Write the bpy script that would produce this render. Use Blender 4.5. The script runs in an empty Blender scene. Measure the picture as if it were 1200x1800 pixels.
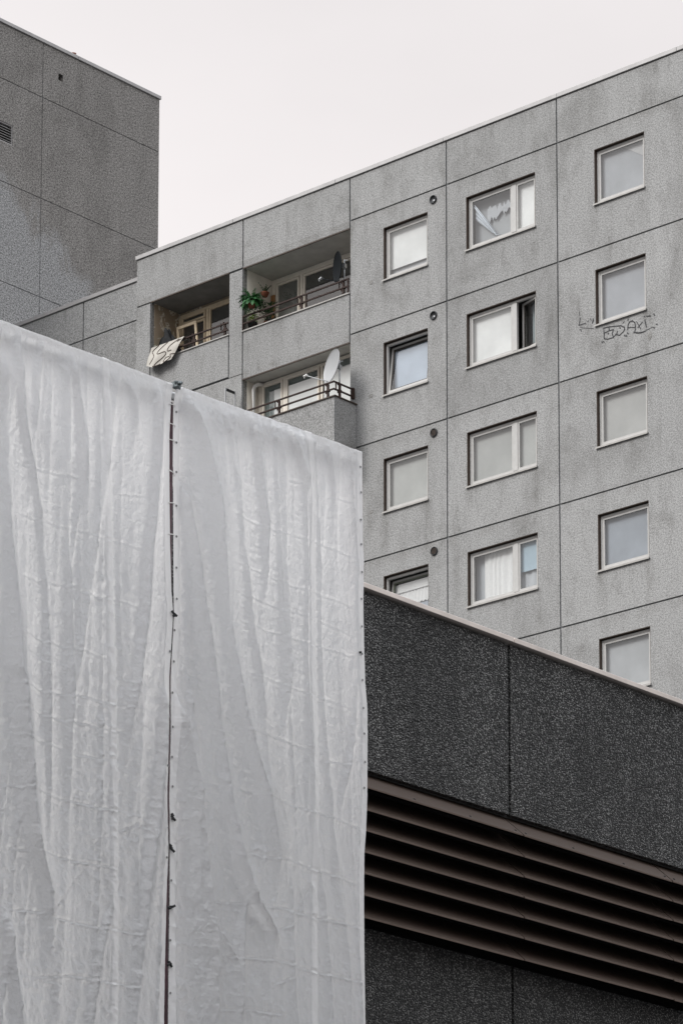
import bpy, bmesh, math, random
import numpy as np
from mathutils import Vector, Matrix, Euler
R_ = math.radians
rnd = random.Random(7)
scene = bpy.context.scene
COL = scene.collection

# ------------------------------------------------------------------ camera
cam_data = bpy.data.cameras.new('camera')
cam = bpy.data.objects.new('camera', cam_data); COL.objects.link(cam)
cam.location = (0, 0, 1.6)
cam.matrix_world = Matrix.Translation((0, 0, 1.6)) @ Matrix.Rotation(math.pi/2 + 0.157388831, 4, 'X') @ Matrix.Rotation(0.00136751729, 4, 'Z')
cam_data.sensor_width = 36.0
cam_data.lens = 6382.973 / 1800 * 36.0
cam_data.shift_y = (2123.504 - 900) / 1800
cam_data.clip_start = 0.1; cam_data.clip_end = 3000
scene.camera = cam

# ------------------------------------------------------------------ overcast sky and soft sun
SUN_EL, SUN_AZ = R_(42), math.atan2(-0.9, -0.42)
world = bpy.data.worlds.new("World"); scene.world = world
world.use_nodes = True
wn, wl = world.node_tree.nodes, world.node_tree.links
wn.clear()
w_out = wn.new('ShaderNodeOutputWorld')
w_bg = wn.new('ShaderNodeBackground'); w_bg.inputs['Strength'].default_value = 1.0
sky = wn.new('ShaderNodeTexSky'); sky.sky_type = 'NISHITA'; sky.sun_disc = False
sky.sun_elevation = SUN_EL; sky.sun_rotation = SUN_AZ; sky.air_density = 1.5; sky.dust_density = 3
w_scale = wn.new('ShaderNodeMix'); w_scale.data_type = 'RGBA'; w_scale.blend_type = 'MULTIPLY'
w_scale.inputs['Factor'].default_value = 1.0
w_scale.inputs['B'].default_value = (0.09, 0.09, 0.09, 1)
wl.new(sky.outputs['Color'], w_scale.inputs['A'])
w_tc = wn.new('ShaderNodeTexCoord')
w_sep = wn.new('ShaderNodeSeparateXYZ'); wl.new(w_tc.outputs['Generated'], w_sep.inputs[0])
w_ramp = wn.new('ShaderNodeValToRGB')
w_ramp.color_ramp.elements[0].position = 0.0; w_ramp.color_ramp.elements[0].color = (0.40, 0.39, 0.395, 1)
w_ramp.color_ramp.elements[1].position = 1.0; w_ramp.color_ramp.elements[1].color = (2.9, 3.0, 3.15, 1)
for p_, c_ in ((0.25, (0.62, 0.60, 0.60, 1)), (0.39, (1.0, 0.945, 0.935, 1)), (0.47, (0.985, 0.935, 0.93, 1)), (0.64, (2.0, 2.05, 2.14, 1))):
    e_ = w_ramp.color_ramp.elements.new(p_); e_.color = c_
wl.new(w_sep.outputs['Z'], w_ramp.inputs[0])
w_noise = wn.new('ShaderNodeTexNoise'); w_noise.inputs['Scale'].default_value = 3.2
w_noise.inputs['Detail'].default_value = 5; w_noise.inputs['Roughness'].default_value = 0.5
w_map = wn.new('ShaderNodeMapping'); w_map.inputs['Scale'].default_value = (1, 1, 2.2)
wl.new(w_tc.outputs['Generated'], w_map.inputs[0]); wl.new(w_map.outputs[0], w_noise.inputs['Vector'])
w_nr = wn.new('ShaderNodeMapRange')
w_nr.inputs['From Min'].default_value = 0.3; w_nr.inputs['From Max'].default_value = 0.7
w_nr.inputs['To Min'].default_value = 0.90; w_nr.inputs['To Max'].default_value = 1.07
wl.new(w_noise.outputs['Fac'], w_nr.inputs['Value'])
w_cl = wn.new('ShaderNodeMix'); w_cl.data_type = 'RGBA'; w_cl.blend_type = 'MULTIPLY'; w_cl.inputs['Factor'].default_value = 1.0
wl.new(w_ramp.outputs['Color'], w_cl.inputs['A']); wl.new(w_nr.outputs['Result'], w_cl.inputs['B'])
w_mix = wn.new('ShaderNodeMix'); w_mix.data_type = 'RGBA'; w_mix.inputs['Factor'].default_value = 0.9
wl.new(w_scale.outputs['Result'], w_mix.inputs['A']); wl.new(w_cl.outputs['Result'], w_mix.inputs['B'])
wl.new(w_mix.outputs['Result'], w_bg.inputs['Color']); wl.new(w_bg.outputs[0], w_out.inputs[0])

sun_d = bpy.data.lights.new('sun', 'SUN'); sun_d.energy = 2.5; sun_d.angle = R_(26); sun_d.color = (1, 0.982, 0.96)
sun = bpy.data.objects.new('sun', sun_d); COL.objects.link(sun)
sdir = Vector((math.sin(SUN_AZ)*math.cos(SUN_EL), math.cos(SUN_AZ)*math.cos(SUN_EL), math.sin(SUN_EL)))
sun.rotation_euler = sdir.to_track_quat('Z', 'Y').to_euler()
scene.view_settings.view_transform = 'Standard'; scene.view_settings.look = 'None'
scene.view_settings.exposure = 0.0; scene.view_settings.gamma = 1.0
scene.view_settings.use_curve_mapping = False

# ------------------------------------------------------------------ helpers
class MB:
    """collects boxes, quads and tubes; build() links them as ONE mesh object"""
    def __init__(s): s.v, s.f, s.m, s.sm = [], [], [], []
    def face(s, pts, mi=0, smooth=False):
        i = len(s.v); s.v += [tuple(p) for p in pts]; s.f.append(tuple(range(i, i+len(pts)))); s.m.append(mi); s.sm.append(smooth)
    def box(s, x0, x1, y0, y1, z0, z1, mi=0, M=None):
        c = [(x0,y0,z0),(x1,y0,z0),(x1,y1,z0),(x0,y1,z0),(x0,y0,z1),(x1,y0,z1),(x1,y1,z1),(x0,y1,z1)]
        if M is not None: c = [tuple(M @ Vector(p)) for p in c]
        i = len(s.v); s.v += c
        for q in ((0,3,2,1),(4,5,6,7),(0,1,5,4),(1,2,6,5),(2,3,7,6),(3,0,4,7)):
            s.f.append(tuple(i+k for k in q)); s.m.append(mi); s.sm.append(False)
    def tube(s, pts, r, n=8, mi=0, caps=True):
        pts = [Vector(p) for p in pts]; rs = r if isinstance(r, (list, tuple)) else [r]*len(pts)
        rings = []
        up = Vector((0,0,1))
        for k, p in enumerate(pts):
            d = (pts[min(k+1, len(pts)-1)] - pts[max(k-1, 0)]).normalized()
            a = d.cross(up)
            if a.length < 1e-3: a = d.cross(Vector((1,0,0)))
            a.normalize(); b = d.cross(a).normalized()
            i = len(s.v)
            for j in range(n):
                t = 2*math.pi*j/n
                s.v.append(tuple(p + a*math.cos(t)*rs[k] + b*math.sin(t)*rs[k]))
            rings.append(i)
        for k in range(len(rings)-1):
            for j in range(n):
                q = (rings[k]+j, rings[k]+(j+1)%n, rings[k+1]+(j+1)%n, rings[k+1]+j)
                s.f.append(q); s.m.append(mi); s.sm.append(True)
        if caps:
            s.f.append(tuple(rings[0]+j for j in reversed(range(n)))); s.m.append(mi); s.sm.append(False)
            s.f.append(tuple(rings[-1]+j for j in range(n))); s.m.append(mi); s.sm.append(False)
    def lathe(s, prof, n=20, c=(0,0,0), mi=0, M=None, close=False):
        i0 = len(s.v); c = Vector(c)
        for r, z in prof:
            for j in range(n):
                t = 2*math.pi*j/n; p = Vector((r*math.cos(t), r*math.sin(t), z))
                if M is not None: p = M @ p
                s.v.append(tuple(p + c))
        for k in range(len(prof)-1):
            for j in range(n):
                s.f.append((i0+k*n+j, i0+k*n+(j+1)%n, i0+(k+1)*n+(j+1)%n, i0+(k+1)*n+j)); s.m.append(mi); s.sm.append(True)
        if close:
            s.f.append(tuple(i0+j for j in reversed(range(n)))); s.m.append(mi); s.sm.append(False)
            s.f.append(tuple(i0+(len(prof)-1)*n+j for j in range(n))); s.m.append(mi); s.sm.append(False)
    def build(s, name, mats, parent=None, loc=None, bevel=0, recalc=False):
        me = bpy.data.meshes.new(name); me.from_pydata(s.v, [], s.f)
        mats = mats if isinstance(mats, (list, tuple)) else [mats]
        for m in mats: me.materials.append(m)
        me.polygons.foreach_set('material_index', s.m); me.polygons.foreach_set('use_smooth', s.sm)
        if recalc:
            bm = bmesh.new(); bm.from_mesh(me); bmesh.ops.recalc_face_normals(bm, faces=bm.faces[:]); bm.to_mesh(me); bm.free()
        me.update()
        o = bpy.data.objects.new(name, me); COL.objects.link(o)
        if parent is not None: o.parent = parent
        if loc is not None: o.location = loc
        if bevel:
            b = o.modifiers.new('bevel', 'BEVEL'); b.width = bevel; b.segments = 2; b.limit_method = 'ANGLE'
        return o

def thing(name, label, cat, loc, rz=0.0, group=None):
    o = bpy.data.objects.new(name, None); COL.objects.link(o)
    o.location = loc; o.rotation_euler = (0, 0, rz); o.empty_display_size = 0.3
    tag(o, label, cat, group); return o
def tag(o, label, cat, group=None):
    o['label'] = label; o['category'] = cat
    if group: o['group'] = group
    return o

YA = -0.728393992; YB = YA + math.pi/2
OA = Vector((5.02372649, 80.0, 0)); OB = Vector((0.17579539, 28.0, 0))
OT = Vector((-5.25447562, 98.0, 0)); OP = Vector((0.12336782, 22.0, 0))
def to_world(O, yaw, u, y, z):
    c, s = math.cos(yaw), math.sin(yaw)
    return Vector((O.x + c*u - s*y, O.y + s*u + c*y, z))
def wA(u, y, z): return to_world(OA, YA, u, y, z)

# ------------------------------------------------------------------ materials
class NT:
    def __init__(s, name):
        s.m = bpy.data.materials.new(name); s.m.use_nodes = True
        s.n, s.l = s.m.node_tree.nodes, s.m.node_tree.links
        s.b = s.n['Principled BSDF']; s.out = s.n['Material Output']
        s.tc = s.n.new('ShaderNodeTexCoord').outputs['Object']
    def mapped(s, scale=(1,1,1), loc=(0,0,0)):
        m = s.n.new('ShaderNodeMapping'); m.inputs['Scale'].default_value = scale; m.inputs['Location'].default_value = loc
        s.l.new(s.tc, m.inputs[0]); return m.outputs[0]
    def noise(s, scale, detail=4, rough=0.55, vec=None, dist=0):
        t = s.n.new('ShaderNodeTexNoise'); t.inputs['Scale'].default_value = scale; t.inputs['Detail'].default_value = detail
        t.inputs['Roughness'].default_value = rough; t.inputs['Distortion'].default_value = dist
        s.l.new(vec if vec is not None else s.tc, t.inputs['Vector']); return t.outputs['Fac']
    def rng(s, v, a, b, c, d):
        r = s.n.new('ShaderNodeMapRange'); s.l.new(v, r.inputs['Value'])
        for k, x in zip(('From Min','From Max','To Min','To Max'), (a,b,c,d)): r.inputs[k].default_value = x
        return r.outputs['Result']
    def math(s, op, a, b):
        r = s.n.new('ShaderNodeMath'); r.operation = op
        for i, x in enumerate((a, b)):
            if isinstance(x, (int, float)): r.inputs[i].default_value = x
            else: s.l.new(x, r.inputs[i])
        return r.outputs[0]
    def mix(s, f, a, b, mode='MIX'):
        r = s.n.new('ShaderNodeMix'); r.data_type = 'RGBA'; r.blend_type = mode
        for k, x in (('Factor', f), ('A', a), ('B', b)):
            if isinstance(x, (int, float)): r.inputs[k].default_value = x
            elif isinstance(x, tuple): r.inputs[k].default_value = (*x, 1) if len(x) == 3 else x
            else: s.l.new(x, r.inputs[k])
        return r.outputs['Result']
    def bump(s, h, strength, dist):
        b = s.n.new('ShaderNodeBump'); b.inputs['Strength'].default_value = strength; b.inputs['Distance'].default_value = dist
        s.l.new(h, b.inputs['Height']); s.l.new(b.outputs[0], s.b.inputs['Normal'])
    def col(s, c):
        if isinstance(c, tuple): s.b.inputs['Base Color'].default_value = (*c, 1)
        else: s.l.new(c, s.b.inputs['Base Color'])
    def set(s, **k):
        for a, v in k.items(): s.b.inputs[a.replace('_', ' ')].default_value = v

def plain(name, c, rough=0.5, metal=0.0, var=0.15, scale=14, spec=0.4):
    t = NT(name); n = t.noise(scale, 4, 0.6); f = t.rng(n, 0.3, 0.7, 1-var, 1+var)
    t.col(t.mix(1.0, c, f, 'MULTIPLY')); t.set(Roughness=rough, Metallic=metal); t.b.inputs['Specular IOR Level'].default_value = spec
    t.bump(n, 0.15, 0.002); return t.m

def concrete(name, base, dirt, warm=0.0, stain=0.5, grain=0.5, loc=(0,0,0), damp=None, gs=1.0):
    """washed aggregate concrete: fine grain, blotches and vertical weather streaks"""
    t = NT(name)
    g1 = t.noise(23*gs, 2, 0.75); g2 = t.noise(46*gs, 2, 0.75)
    g = t.math('ADD', t.math('MULTIPLY', g1, 0.45), t.math('MULTIPLY', g2, 0.55))
    gf = t.rng(g, 0.34, 0.66, 1-grain, 1+grain)
    st = t.noise(1.0, 6, 0.65, t.mapped((1.1, 1.1, 0.16), loc), 0.6)
    bl = t.noise(0.55, 6, 0.62, t.mapped((1, 1, 0.7), (loc[0]+9, loc[1], loc[2]+4)), 0.8)
    fine = t.noise(3.2, 5, 0.7, t.mapped((1, 1, 0.45), (loc[0]+3, loc[1], loc[2])), 0.4)
    s1 = t.rng(st, 0.50, 0.75, 0, stain*0.55); s2 = t.rng(bl, 0.50, 0.75, 0, stain*0.8); s3 = t.rng(fine, 0.50, 0.78, 0, stain*0.7)
    sl = t.rng(t.noise(0.9, 5, 0.6, t.mapped((1.4, 1.4, 0.22), (loc[0]+30, 2, 1)), 0.5), 0.56, 0.74, 0, 0.16)
    f = t.math('MINIMUM', t.math('ADD', t.math('ADD', s1, s2), s3), 0.85)
    c = t.mix(f, base, dirt)
    c = t.mix(sl, c, tuple(min(1, x*1.45) for x in base))
    if damp: c = damp(t, c)
    c = t.mix(1.0, c, gf, 'MULTIPLY')
    spot = t.rng(t.noise(9, 3, 0.6), 0.70, 0.74, 0, 0.5)
    c = t.mix(spot, c, tuple(x*0.35 for x in base))
    t.col(c); t.set(Roughness=0.93); t.b.inputs['Specular IOR Level'].default_value = 0.2
    t.bump(g, 0.55, 0.012); return t.m

M = {}
def facade_dirt(t, c):
    # run-off under the sill ends, dirt lines below the joints and small tone steps from panel to panel
    sp = t.n.new('ShaderNodeSeparateXYZ'); t.l.new(t.tc, sp.inputs[0]); u, z = sp.outputs['X'], sp.outputs['Z']
    wob = t.math('MULTIPLY', t.math('SUBTRACT', t.noise(2.2, 4, 0.6), 0.5), 0.22); uw = t.math('ADD', u, wob)
    ends = None
    for u0 in (-5.38, -4.02, -2.78, -0.70, 1.08, 2.50):
        e = t.rng(t.math('ABSOLUTE', t.math('SUBTRACT', uw, u0), 0.0), 0.02, 0.16, 1, 0); ends = e if ends is None else t.math('MAXIMUM', ends, e)
    ph = t.math('FRACT', t.math('DIVIDE', t.math('SUBTRACT', 37.65+2.942*20, z), 2.942), 0.0)
    run = t.math('MULTIPLY', ends, t.rng(ph, 0.0, 0.42, 1, 0))
    run = t.math('MULTIPLY', run, t.rng(t.noise(3.0, 4, 0.7, t.mapped((1, 1, 0.3), (2, 5, 8))), 0.40, 0.62, 0, 0.50))
    c = t.mix(run, c, (0.13, 0.125, 0.115))
    pj = t.math('FRACT', t.math('DIVIDE', t.math('SUBTRACT', 39.54+2.945*20, z), 2.945), 0.0)
    lip = t.math('MULTIPLY', t.rng(pj, 0.0, 0.10, 1, 0), t.rng(t.noise(1.6, 6, 0.7, t.mapped((1, 1, 0.5), (12, 5, 8))), 0.42, 0.68, 0, 0.42))
    c = t.mix(lip, c, (0.15, 0.14, 0.125))
    row = t.math('FLOOR', t.math('DIVIDE', t.math('SUBTRACT', 39.54+2.945*20, z), 2.945), 0.0); colm = None
    for u0 in (-10.1, -6.5, -3.41, -0.04, 3.68):
        g_ = t.math('GREATER_THAN', u, u0); colm = g_ if colm is None else t.math('ADD', colm, g_)
    cv = t.n.new('ShaderNodeCombineXYZ'); t.l.new(row, cv.inputs[0]); t.l.new(colm, cv.inputs[1])
    wn_ = t.n.new('ShaderNodeTexWhiteNoise'); wn_.noise_dimensions = '2D'; t.l.new(cv.outputs[0], wn_.inputs['Vector'])
    return t.mix(1.0, c, t.rng(wn_.outputs['Value'], 0, 1, 0.92, 1.07), 'MULTIPLY')
M['facade'] = concrete('facade_concrete', (0.312, 0.311, 0.306), (0.155, 0.152, 0.145), stain=0.75, grain=0.50, damp=facade_dirt)
def tower_damp(t, c):
    # pale mineral run-off over the lower left part of the tower wall
    sp = t.n.new('ShaderNodeSeparateXYZ'); t.l.new(t.tc, sp.inputs[0])
    edge = t.math('ADD', t.math('ADD', t.math('MULTIPLY', sp.outputs['X'], -0.55), t.math('MULTIPLY', sp.outputs['Z'], -0.75)),
                  t.math('MULTIPLY', t.noise(0.8, 7, 0.72, t.mapped((1.3, 1, 0.7)), 0.6), 4.2))
    m = t.rng(edge, -28.6, -27.9, 0, 0.68)
    return t.mix(m, c, (0.34, 0.345, 0.35))
M['tower'] = concrete('tower_concrete', (0.245, 0.234, 0.222), (0.155, 0.147, 0.138), stain=0.75, grain=0.9, loc=(5, 3, 2), damp=tower_damp, gs=0.78)
M['pier'] = concrete('rough_reveal_concrete', (0.24, 0.235, 0.225), (0.15, 0.145, 0.14), stain=0.4, grain=0.6)
M['joint'] = plain('joint_sealant', (0.15, 0.155, 0.16), 0.85, var=0.3, scale=5)
M['soffit'] = plain('soffit_paint', (0.50, 0.49, 0.46), 0.85, var=0.12, scale=3)
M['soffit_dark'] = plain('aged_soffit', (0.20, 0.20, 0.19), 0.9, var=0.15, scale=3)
M['white_plaster'] = plain('white_plaster', (0.84, 0.79, 0.71), 0.85, var=0.08, scale=4)
def tan_wall():
    t = NT('peeling_tan_plaster'); n = t.noise(2.2, 6, 0.65, None, 1.0); m = t.rng(n, 0.545, 0.56, 0, 1); m2 = t.rng(n, 0.60, 0.61, 1, 0)
    c = t.mix(t.math('MULTIPLY', m, m2), t.mix(t.noise(6), (0.30, 0.235, 0.17), (0.40, 0.32, 0.23)), (0.68, 0.64, 0.55))
    t.col(c); t.set(Roughness=0.9); return t.m
M['tan'] = tan_wall()
M['coping'] = plain('zinc_coping', (0.40, 0.39, 0.385), 0.55, 0.25, 0.12, 2.5)
M['coping_brown'] = plain('weathered_coping', (0.70, 0.63, 0.58), 0.6, 0.15, 0.15, 3)
M['brown_metal'] = plain('brown_lining', (0.055, 0.038, 0.028), 0.55, 0.0, 0.25, 8)
M['rail'] = plain('rail_paint', (0.036, 0.021, 0.017), 0.6, 0.0, 0.35, 20, 0.2)
M['frame'] = plain('window_frame_paint', (0.47, 0.462, 0.445), 0.5, 0.0, 0.06, 8)
M['frame_loggia'] = plain('loggia_frame_paint', (0.80, 0.74, 0.65), 0.5, 0, 0.06, 8)
M['frame_cream'] = plain('cream_frame_paint', (0.72, 0.60, 0.43), 0.5, 0.0, 0.10, 8)
M['gasket'] = plain('gasket', (0.05, 0.042, 0.035), 0.7, 0, 0.1)
M['green_seal'] = plain('green_seal', (0.17, 0.19, 0.14), 0.6, 0, 0.1)
M['sill'] = plain('sill_sheet', (0.37, 0.355, 0.335), 0.5, 0.1, 0.15, 6)
M['black'] = plain('black_plastic', (0.02, 0.021, 0.023), 0.5, 0, 0.1)
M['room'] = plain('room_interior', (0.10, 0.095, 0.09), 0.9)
M['grey_room'] = plain('grey_room', (0.50, 0.51, 0.52), 0.9, var=0.05, scale=1)
M['steel'] = plain('galvanised', (0.45, 0.46, 0.47), 0.4, 0.7, 0.2)
M['pipe'] = plain('white_pipe', (0.80, 0.79, 0.76), 0.4, 0, 0.05)
M['dish'] = plain('dish_paint', (0.40, 0.405, 0.41), 0.45, 0, 0.04, 3)
M['dish_black'] = plain('dark_dish_paint', (0.010, 0.012, 0.014), 0.75, 0, 0.1, 14, 0.15)
M['terracotta'] = plain('terracotta', (0.22, 0.075, 0.042), 0.8)
M['wood'] = plain('orange_wood', (0.34, 0.17, 0.07), 0.7, 0, 0.25, 9)
M['marker'] = plain('marker_ink', (0.03, 0.03, 0.033), 0.7, 0, 0.3, 30)
M['curtain'] = plain('white_curtain', (0.83, 0.82, 0.80), 0.9, 0, 0.04)
M['curtain_grey'] = plain('sheer_curtain', (0.56, 0.575, 0.59), 0.9, 0, 0.05)
M['asphalt'] = plain('asphalt', (0.06, 0.06, 0.062), 0.9, 0, 0.3, 6)
M['roofing'] = plain('roof_felt', (0.12, 0.12, 0.12), 0.9)
def tint(name, c): 
    if name not in M: M[name] = plain(name, c, 0.9, 0, 0.11, 1.1, 0.2)
    return M[name]
def glass():
    t = NT('window_glass'); t.n.remove(t.b)
    tr = t.n.new('ShaderNodeBsdfTransparent'); tr.inputs[0].default_value = (0.90, 0.915, 0.92, 1)
    gl = t.n.new('ShaderNodeBsdfGlossy'); gl.inputs['Roughness'].default_value = 0.03
    fr = t.n.new('ShaderNodeLayerWeight'); fr.inputs['Blend'].default_value = 0.5
    f = t.math('ADD', t.math('MULTIPLY', t.math('POWER', fr.outputs['Facing'], 3.0), 0.7), 0.13)
    nz = t.noise(1.3, 2, 0.5); b = t.n.new('ShaderNodeBump'); b.inputs['Strength'].default_value = 0.05; b.inputs['Distance'].default_value = 0.05
    t.l.new(nz, b.inputs['Height']); t.l.new(b.outputs[0], gl.inputs['Normal'])
    mx = t.n.new('ShaderNodeMixShader'); t.l.new(f, mx.inputs[0]); t.l.new(tr.outputs[0], mx.inputs[1]); t.l.new(gl.outputs[0], mx.inputs[2])
    t.l.new(mx.outputs[0], t.out.inputs[0]); return t.m
M['glass'] = glass()
def aggregate(name, dark, mid, light):
    t = NT(name)
    warp = t.n.new('ShaderNodeVectorMath'); warp.operation = 'ADD'
    v = t.n.new('ShaderNodeTexVoronoi'); v.inputs['Scale'].default_value = 66; v.inputs['Randomness'].default_value = 1
    t.l.new(t.mapped((1.0, 1.0, 1.25)), v.inputs['Vector'])
    v2 = t.n.new('ShaderNodeTexVoronoi'); v2.inputs['Scale'].default_value = 82; t.l.new(t.tc, v2.inputs['Vector'])
    sp = t.n.new('ShaderNodeSeparateColor'); t.l.new(v.outputs['Color'], sp.inputs[0])
    d = t.rng(v.outputs['Distance'], 0.15, 0.75, 0, 1)
    c = t.mix(t.rng(sp.outputs[0], 0.25, 0.75, 0, 1), mid, dark)
    c = t.mix(t.rng(sp.outputs[1], 0.55, 1.0, 0, 1), c, light)
    c = t.mix(d, c, tuple(x*0.35 for x in dark))
    st = t.noise(0.9, 5, 0.6, t.mapped((1, 1, 0.5)), 0.5)
    c = t.mix(1.0, c, t.rng(st, 0.3, 0.7, 0.65, 1.45), 'MULTIPLY')
    sk = t.noise(1.4, 5, 0.65, t.mapped((2.2, 2.2, 0.18), (7, 1, 3)), 0.5)
    c = t.mix(1.0, c, t.rng(sk, 0.35, 0.7, 0.75, 1.4), 'MULTIPLY')
    t.col(c); t.set(Roughness=0.62); t.b.inputs['Specular IOR Level'].default_value = 0.35
    h = t.math('ADD', t.rng(v.outputs['Distance'], 0, 0.8, 1, 0), t.math('MULTIPLY', t.rng(v2.outputs['Distance'], 0, 0.8, 1, 0), 0.3))
    t.bump(h, 1.0, 0.018); return t.m
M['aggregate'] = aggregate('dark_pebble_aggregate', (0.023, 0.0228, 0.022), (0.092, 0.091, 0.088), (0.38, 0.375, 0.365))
M['aggregate_shaded'] = aggregate('shaded_pebble_aggregate', (0.016, 0.0157, 0.015), (0.058, 0.056, 0.053), (0.25, 0.245, 0.235))  # same pebbles as the upper wall, its shade put into darker colours
M['groove'] = plain('groove', (0.035, 0.034, 0.033), 0.9)
def bronze():
    t = NT('bronze_sheet'); n = t.noise(5, 5, 0.6, t.mapped((0.4, 1, 1))); n2 = t.noise(60, 2, 0.5)
    sc = t.rng(t.noise(9, 4, 0.7, t.mapped((0.5, 1, 3)), 1.5), 0.66, 0.70, 0, 0.35)
    c = t.mix(n, (0.082, 0.057, 0.045), (0.122, 0.090, 0.073)); c = t.mix(t.rng(n2, 0.68, 0.72, 0, 0.6), c, (0.03, 0.025, 0.02)); c = t.mix(sc, c, (0.30, 0.25, 0.22))
    t.col(c); t.set(Roughness=0.40, Metallic=0.6); t.bump(n, 0.1, 0.003); return t.m
M['bronze'] = bronze()
def tarp():
    t = NT('white_tarp_plastic')
    at = t.n.new('ShaderNodeAttribute'); at.attribute_name = 'weld'; wf = at.outputs['Fac']
    n1 = t.noise(20, 5, 0.62, t.mapped((1, 1, 0.8)), 1.4); n2 = t.noise(80, 3, 0.6, None, 0.8); n3 = t.noise(2.2, 5, 0.6)
    c = t.mix(t.rng(n3, 0.35, 0.65, 0, 1), (0.83, 0.838, 0.85), (0.87, 0.873, 0.88))
    gr = t.rng(t.noise(1.1, 6, 0.7, t.mapped((1, 1, 0.5), (4, 2, 9)), 1.0), 0.56, 0.76, 0, 0.32)
    c = t.mix(gr, c, (0.52, 0.50, 0.48)); c = t.mix(t.math('MULTIPLY', wf, 0.8), c, (0.86, 0.855, 0.85)); t.col(c)
    t.set(Roughness=0.30); t.b.inputs['Specular IOR Level'].default_value = 0.5
    h = t.math('ADD', t.math('MULTIPLY', n1, 0.6), t.math('MULTIPLY', n2, 0.4))
    for sc_, am_ in ((10, 0.85), (26, 0.7)):
        wv = t.n.new('ShaderNodeTexNoise'); wv.inputs['Scale'].default_value = sc_*0.6; wv.inputs['Detail'].default_value = 3
        t.l.new(t.tc, wv.inputs['Vector']); ad = t.n.new('ShaderNodeVectorMath'); ad.operation = 'MULTIPLY_ADD'
        ad.inputs[1].default_value = (1.6/sc_*2, 0, 1.6/sc_*2); t.l.new(wv.outputs['Color'], ad.inputs[0]); t.l.new(t.mapped((1.25, 0.0, 0.75)), ad.inputs[2])
        vo = t.n.new('ShaderNodeTexVoronoi'); vo.inputs['Scale'].default_value = sc_; t.l.new(ad.outputs[0], vo.inputs['Vector'])
        h = t.math('ADD', h, t.math('MULTIPLY', vo.outputs['Distance'], am_))
    h = t.math('MULTIPLY', h, t.rng(wf, 0, 1, 1.0, 0.35)); t.bump(h, 0.55, 0.014)
    tl = t.n.new('ShaderNodeBsdfTranslucent'); tl.inputs[0].default_value = (0.94, 0.925, 0.915, 1)
    t.l.new(t.b.inputs['Normal'].links[0].from_socket, tl.inputs['Normal'])
    mx = t.n.new('ShaderNodeMixShader'); t.l.new(t.rng(wf, 0, 1, 0.53, 0.36), mx.inputs[0])
    t.l.new(t.b.outputs[0], mx.inputs[1]); t.l.new(tl.outputs[0], mx.inputs[2]); t.l.new(mx.outputs[0], t.out.inputs[0]); return t.m
M['tarp'] = tarp()
M['eyelet'] = plain('eyelet_metal', (0.38, 0.38, 0.38), 0.5, 0.3)
M['scaffold'] = plain('scaffold_tube', (0.055, 0.022, 0.030), 0.55, 0.1, 0.4, 12)
M['coupler'] = plain('coupler_steel', (0.13, 0.15, 0.155), 0.5, 0.5, 0.3, 20)
def leaf(name, a, b):
    t = NT(name); t.col(t.mix(t.rng(t.noise(14, 2), 0.35, 0.65, 0, 1), a, b)); t.set(Roughness=0.5); return t.m
M['fern'] = leaf('fern_leaf', (0.024, 0.105, 0.030), (0.065, 0.23, 0.07))
M['leaf_dark'] = leaf('dark_leaf', (0.018, 0.045, 0.018), (0.05, 0.10, 0.04))
M['leaf_lime'] = leaf('lime_leaf', (0.18, 0.30, 0.03), (0.30, 0.42, 0.08))
M['cream_cloth'] = plain('cream_cloth', (0.48, 0.455, 0.41), 0.9, 0, 0.06)
M['brown_print'] = plain('brown_print', (0.08, 0.055, 0.045), 0.9)
M['black_cloth'] = plain('black_cloth', (0.012, 0.013, 0.014), 0.9)
M['emerald'] = plain('emerald_cloth', (0.01, 0.20, 0.11), 0.8)

# ------------------------------------------------------------------ ground
g = MB(); g.face([(-1500, -1500, 0), (1500, -1500, 0), (1500, 1500, 0), (-1500, 1500, 0)])
ground = g.build('ground', M['asphalt']); ground['kind'] = 'structure'

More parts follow.
